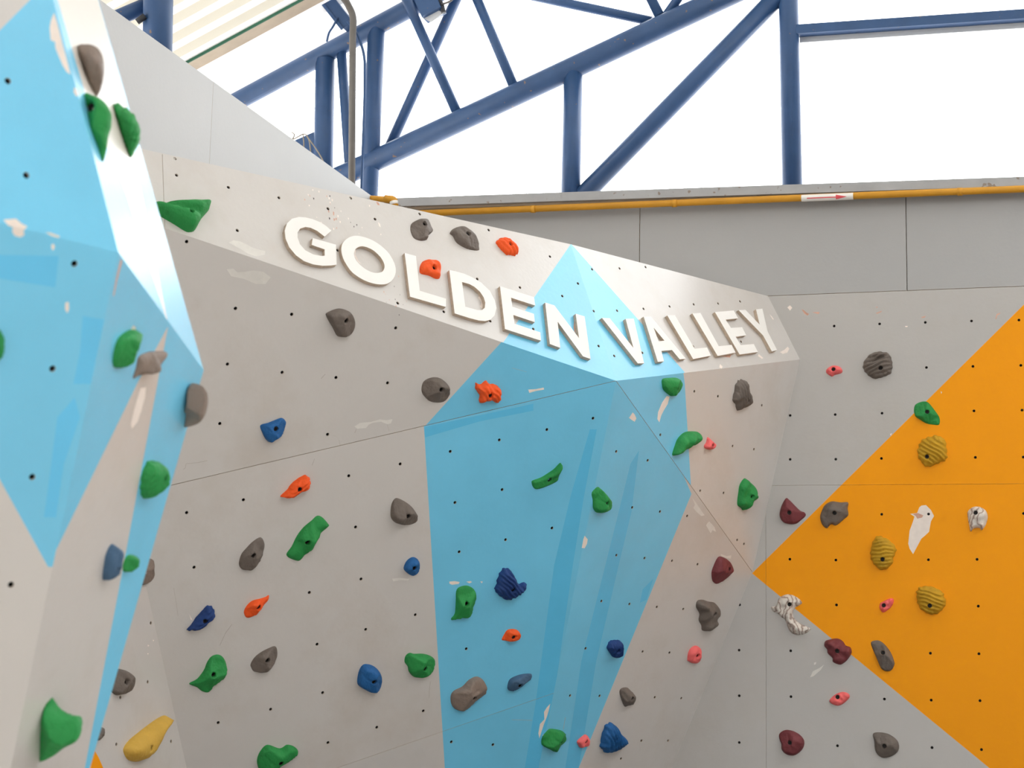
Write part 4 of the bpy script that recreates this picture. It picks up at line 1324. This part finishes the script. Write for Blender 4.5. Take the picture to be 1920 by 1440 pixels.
# blue stripe
hold('resin_green', 'F4', 'rock', .04, T(2, 2, [(1145, 0), (1150, -35), (1200, -43), (1260, -42), (1297, -10), (1298, 20), (1280, 60), (1250, 85), (1215, 95), (1185, 75), (1155, 45)]),
     T(2, 2, [(1255, 35)])[0], 'green rounded hold just below the letter A', group=g_strip)
hold('resin_green', 'F4', 'lumpy', .04, T(2, 2, [(1320, 363), (1400, 360), (1420, 375), (1415, 420), (1385, 465), (1360, 460), (1330, 490), (1290, 510), (1240, 540), (1222, 530), (1240, 470), (1265, 410)]),
     None, 'green lumpy comma-shaped hold across the right border of the blue stripe', group=g_strip)
hold('resin_green', 'F3', 'wedge', .045, T(2, 2, [(375, 600), (380, 625), (365, 710), (350, 740), (280, 775), (205, 798), (175, 785), (162, 750), (170, 732), (230, 710), (280, 680), (330, 645)]),
     T(2, 2, [(304, 732)])[0], 'green blade-shaped hold curving upward, middle of the blue stripe', ang=R_(110), group=g_strip)
hold('resin_green', 'F5', 'rock', .042, T(2, 2, [(665, 780), (690, 800), (740, 860), (755, 900), (735, 945), (665, 975), (630, 945), (625, 880), (620, 830), (640, 795)]),
     T(2, 2, [(716, 893)])[0], 'green half-disc hold right of the blade-shaped one', ang=R_(180), group=g_strip)
hold('resin_green', 'F3', 'rock', .045, T(1, 3, [(1580, 82), (1630, 95), (1660, 130), (1663, 180), (1640, 230), (1630, 280), (1600, 318), (1550, 325), (1490, 342), (1477, 330), (1505, 290), (1512, 200), (1520, 110)]),
     T(1, 3, [(1587, 215)])[0], 'green boot-shaped hold left of the dark blue shell hold', ang=R_(80), group=g_strip)
hold('resin_navy', 'F3', 'ridged', .045, [(933, 1100), (938, 1082), (946, 1069), (957, 1068), (968, 1082), (975, 1097), (985, 1094), (989.5, 1099), (985, 1110), (975, 1118), (965, 1124), (950, 1127), (938, 1119), (930, 1109)],
     (963, 1106), 'dark blue ridged shell-shaped hold on the blue stripe', ang=R_(-35), group=g_strip)
hold('resin_orange', 'F3', 'rock', .028, [(943, 1201), (948, 1190), (955, 1182), (970, 1182), (977.5, 1190), (974, 1200), (960, 1204), (950, 1203)],
     (964, 1195), 'small orange hold under the dark blue shell hold', group=g_strip)
hold('resin_slate', 'F3', 'rock', .032, [(954, 1287), (959, 1275), (975, 1267.5), (990, 1265), (999, 1266), (998, 1273), (985, 1282), (975, 1290), (962, 1297), (955, 1295)],
     (976, 1286), 'slate blue beak-shaped hold, lower blue stripe', ang=R_(25), group=g_strip)
hold('resin_brown', 'F3', 'rock', .045, T(1, 3, [(1665, 765), (1710, 785), (1738, 830), (1735, 890), (1700, 920), (1650, 950), (1600, 1000), (1550, 1022), (1500, 1005), (1475, 960), (1475, 905), (1500, 870), (1560, 840), (1610, 790)]),
     T(1, 3, [(1640, 920)])[0], 'brown-grey peanut-shaped hold low on the blue stripe', ang=R_(40), group=g_strip)
hold('resin_navy', 'F5', 'ridged', .04, T(2, 3, [(750, 497), (790, 488), (825, 492), (835, 530), (825, 590), (810, 610), (780, 620), (755, 595), (745, 575), (727, 545)]),
     T(2, 3, [(798, 563)])[0], 'small navy grooved hold near the right border of the blue stripe', ang=R_(-65), group=g_strip)
hold('resin_green', 'F5', 'rock', .045, T(2, 3, [(315, 1157), (400, 1175), (428, 1230), (415, 1260), (380, 1290), (340, 1328), (310, 1315), (260, 1290), (243, 1270), (250, 1220), (285, 1170)]),
     T(2, 3, [(388, 1258)])[0], 'green chunky hold near the bottom of the blue stripe', group=g_strip)
hold('resin_pink', 'F5', 'lumpy', .028, T(2, 3, [(560, 1195), (585, 1215), (585, 1265), (560, 1285), (525, 1295), (505, 1270), (500, 1245), (530, 1215)]),
     T(2, 3, [(566, 1248)])[0], 'small pink hold between a green and a big blue hold, bottom', group=g_strip)
# grey right face
hold('resin_grey', 'F4', 'ridged', .04, T(2, 2, [(1700, 0), (1720, -25), (1745, -32), (1770, -15), (1780, 40), (1800, 90), (1805, 140), (1780, 170), (1735, 190), (1710, 200), (1695, 160), (1678, 130), (1680, 80)]),
     T(2, 2, [(1772, 130)])[0], 'grey grooved hold below the letters E and Y', ang=R_(115), group=g_right)
hold('resin_pink', 'F4', 'lumpy', .026, T(2, 2, [(1480, 400), (1500, 425), (1530, 450), (1520, 480), (1495, 495), (1460, 485), (1453, 465), (1468, 440)]),
     T(2, 2, [(1510, 457)])[0], 'tiny pink hold right of the green comma-shaped one', group=g_right)
hold('resin_green', 'F4', 'lumpy', .045, T(2, 2, [(1765, 712), (1800, 735), (1830, 770), (1840, 810), (1855, 835), (1850, 870), (1805, 905), (1790, 930), (1755, 952), (1740, 935), (1715, 915), (1712, 880), (1720, 820), (1730, 760)]),
     T(2, 2, [(1798, 845)])[0], 'green knobbly upright hold on the grey right face', group=g_right)
hold('resin_maroon', 'F5', 'rock', .04, T(2, 2, [(1560, 1310), (1590, 1302), (1640, 1330), (1665, 1385), (1650, 1420), (1600, 1470), (1575, 1500), (1545, 1506), (1520, 1480), (1515, 1420), (1530, 1370)]),
     T(2, 2, [(1638, 1393)])[0], 'maroon upright hold left of the point of the orange triangle', ang=R_(70), group=g_right)
hold('resin_grey', 'F5', 'lumpy', .045, T(2, 3, [(1410, 195), (1450, 187), (1490, 200), (1540, 210), (1567, 250), (1562, 300), (1540, 325), (1555, 350), (1540, 380), (1510, 405), (1480, 423), (1445, 415), (1440, 380), (1420, 340), (1425, 290), (1400, 240)]),
     T(2, 3, [(1530, 290)])[0], 'grey knobbly animal-like hold between a maroon and a pink hold', group=g_right)
hold('resin_pink', 'F5', 'lumpy', .03, T(2, 3, [(1390, 528), (1420, 545), (1425, 590), (1415, 640), (1375, 662), (1335, 645), (1328, 630), (1335, 580), (1355, 545)]),
     T(2, 3, [(1397, 598)])[0], 'pink upright hold below the grey knobbly one', group=g_right)
hold('resin_grey', 'F5', 'facet', .042, T(2, 3, [(855, 846), (890, 850), (925, 895), (941, 930), (930, 960), (880, 988), (860, 985), (840, 940), (825, 890), (830, 860)]),
     T(2, 3, [(905, 923)])[0], 'small grey faceted hold above the big blue one', group=g_right)
hold('resin_blue', 'F5', 'ridged', .05, T(2, 3, [(750, 1110), (795, 1130), (825, 1180), (878, 1240), (850, 1275), (800, 1310), (735, 1335), (700, 1318), (678, 1290), (690, 1230), (710, 1150)]),
     None, 'big blue grooved triangular hold at the bottom of the grey right face', ang=R_(-55), group=g_right)
# back wall
hold('resin_pink', 'WB', 'lumpy', .028, T(3, 1, [(440, 1325), (480, 1300), (530, 1305), (555, 1330), (550, 1355), (500, 1370), (480, 1382), (455, 1370), (434, 1350)]),
     T(3, 1, [(490, 1328)])[0], 'small pink hold left of the round grey grooved one', group=g_wall)
hold('resin_grey', 'WB', 'ridged', .05, T(3, 1, [(715, 1270), (750, 1225), (800, 1200), (860, 1192), (905, 1210), (925, 1250), (932, 1300), (920, 1350), (880, 1380), (830, 1390), (780, 1392), (740, 1360), (712, 1320)]),
     T(3, 1, [(843, 1320)])[0], 'round dark grey grooved hold with a scooped top on the back wall', ang=R_(20), group=g_wall, scoop=[((1644, 672), .036, .014, R_(18), .6)])
hold('resin_green', 'WB', 'rock', .045, T(3, 2, [(1120, 140), (1160, 127), (1200, 135), (1250, 195), (1285, 250), (1282, 300), (1240, 302), (1185, 292), (1140, 265), (1105, 240), (1093, 200), (1098, 160)]),
     T(3, 2, [(1193, 208)])[0], 'green hold on the upper edge of the orange triangle', ang=R_(130), group=g_wall)
hold('resin_mustard', 'WB', 'ridged', .045, T(3, 2, [(1120, 490), (1150, 420), (1200, 395), (1260, 383), (1315, 398), (1335, 450), (1343, 520), (1335, 565), (1280, 590), (1200, 622), (1160, 600), (1130, 555)]),
     T(3, 2, [(1192, 543)])[0], 'mustard grooved hold directly under the green one on orange', ang=R_(-35), group=g_wall)
hold('resin_maroon', 'WB', 'rock', .042, T(3, 2, [(130, 855), (160, 870), (235, 945), (270, 960), (280, 985), (250, 1015), (200, 1048), (120, 1040), (85, 990), (95, 920)]),
     T(3, 2, [(160, 965)])[0], 'maroon triangular hold left of a grey blob hold', ang=R_(45), group=g_wall)
hold('resin_grey', 'WB', 'lumpy', .045, T(3, 2, [(425, 905), (475, 878), (540, 885), (598, 885), (595, 930), (600, 980), (570, 1010), (510, 1058), (470, 1050), (440, 1080), (405, 1055), (388, 1000), (400, 950)]),
     T(3, 2, [(498, 967)])[0], 'grey blob hold on the upper left edge of the orange triangle', group=g_wall)
hold('resin_mustard', 'WB', 'ridged', .045, T(3, 2, [(800, 1150), (850, 1140), (900, 1165), (950, 1210), (960, 1250), (940, 1300), (930, 1350), (880, 1385), (830, 1385), (790, 1345), (768, 1300), (770, 1230)]),
     T(3, 2, [(858, 1315)])[0], 'mustard beehive-like hold left of the white torn patch', ang=R_(8), group=g_wall)
hold('resin_marble', 'WB', 'lumpy', .04, T(3, 2, [(1500, 950), (1540, 920), (1590, 920), (1635, 950), (1648, 1000), (1630, 1060), (1600, 1097), (1590, 1080), (1545, 1080), (1520, 1105), (1508, 1060), (1497, 990)]),
     T(3, 2, [(1557, 965)])[0], 'pale marbled tooth-shaped hold on orange', group=g_wall)
hold('resin_marble', 'WB', 'lumpy', .035, T(3, 3, [(80, 165), (130, 138), (180, 142), (230, 170), (252, 205), (205, 235), (185, 270), (190, 310), (230, 350), (280, 375), (318, 398), (280, 430), (230, 442), (180, 430), (150, 395), (125, 325), (100, 310), (70, 280), (35, 265), (20, 230), (60, 220)]),
     T(3, 3, [(160, 212)])[0], 'pale marbled hooked hold on the lower edge of the orange triangle', group=g_wall)
hold('resin_maroon', 'WB', 'lumpy', .045, T(3, 3, [(425, 490), (460, 475), (520, 468), (560, 490), (580, 520), (615, 535), (625, 575), (600, 620), (570, 650), (535, 665), (485, 645), (480, 615), (445, 580), (440, 550), (420, 525)]),
     T(3, 3, [(517, 563)])[0], 'maroon flower-shaped hold below the marbled hooked one', group=g_wall)
hold('resin_pink', 'WB', 'lumpy', .028, T(3, 3, [(865, 190), (910, 168), (938, 170), (940, 200), (915, 240), (870, 272), (850, 265), (835, 235), (840, 205)]),
     T(3, 3, [(867, 220)])[0], 'small pink hold on orange, left of a mustard one', group=g_wall)
hold('resin_mustard', 'WB', 'ridged', .045, T(3, 3, [(1115, 110), (1150, 75), (1220, 78), (1300, 110), (1320, 150), (1335, 195), (1320, 235), (1280, 275), (1235, 292), (1170, 270), (1125, 215), (1113, 150)]),
     T(3, 3, [(1213, 222)])[0], 'mustard grooved hold right of the small pink one, lowest mustard on orange', ang=R_(-15), group=g_wall)
hold('resin_grey', 'WB', 'rock', .042, T(3, 3, [(770, 500), (790, 485), (835, 485), (880, 520), (920, 575), (945, 640), (945, 670), (920, 710), (880, 713), (845, 690), (810, 610), (780, 540)]),
     T(3, 3, [(862, 575)])[0], 'grey elongated hold on orange, right of the maroon flower', ang=R_(-60), group=g_wall)
hold('resin_pink', 'WB', 'lumpy', .028, T(3, 3, [(460, 930), (500, 890), (550, 870), (595, 878), (612, 905), (585, 940), (545, 968), (510, 972), (470, 955)]),
     T(3, 3, [(520, 908)])[0], 'pink oblong hold below the maroon flower-shaped one', group=g_wall)
hold('resin_maroon', 'WB', 'rock', .045, T(3, 3, [(85, 1180), (130, 1155), (190, 1165), (245, 1200), (270, 1245), (255, 1300), (200, 1345), (140, 1342), (100, 1305), (95, 1260), (80, 1215)]),
     T(3, 3, [(163, 1250)])[0], 'maroon rounded hold at the bottom, left of its grey twin', ang=R_(-60), group=g_wall)
hold('resin_grey', 'WB', 'rock', .045, T(3, 3, [(785, 1185), (830, 1173), (900, 1185), (960, 1225), (981, 1270), (970, 1320), (920, 1355), (860, 1365), (820, 1340), (800, 1300), (795, 1240)]),
     T(3, 3, [(873, 1275)])[0], 'grey rounded hold at the bottom right, below the orange triangle', ang=R_(-60), group=g_wall)
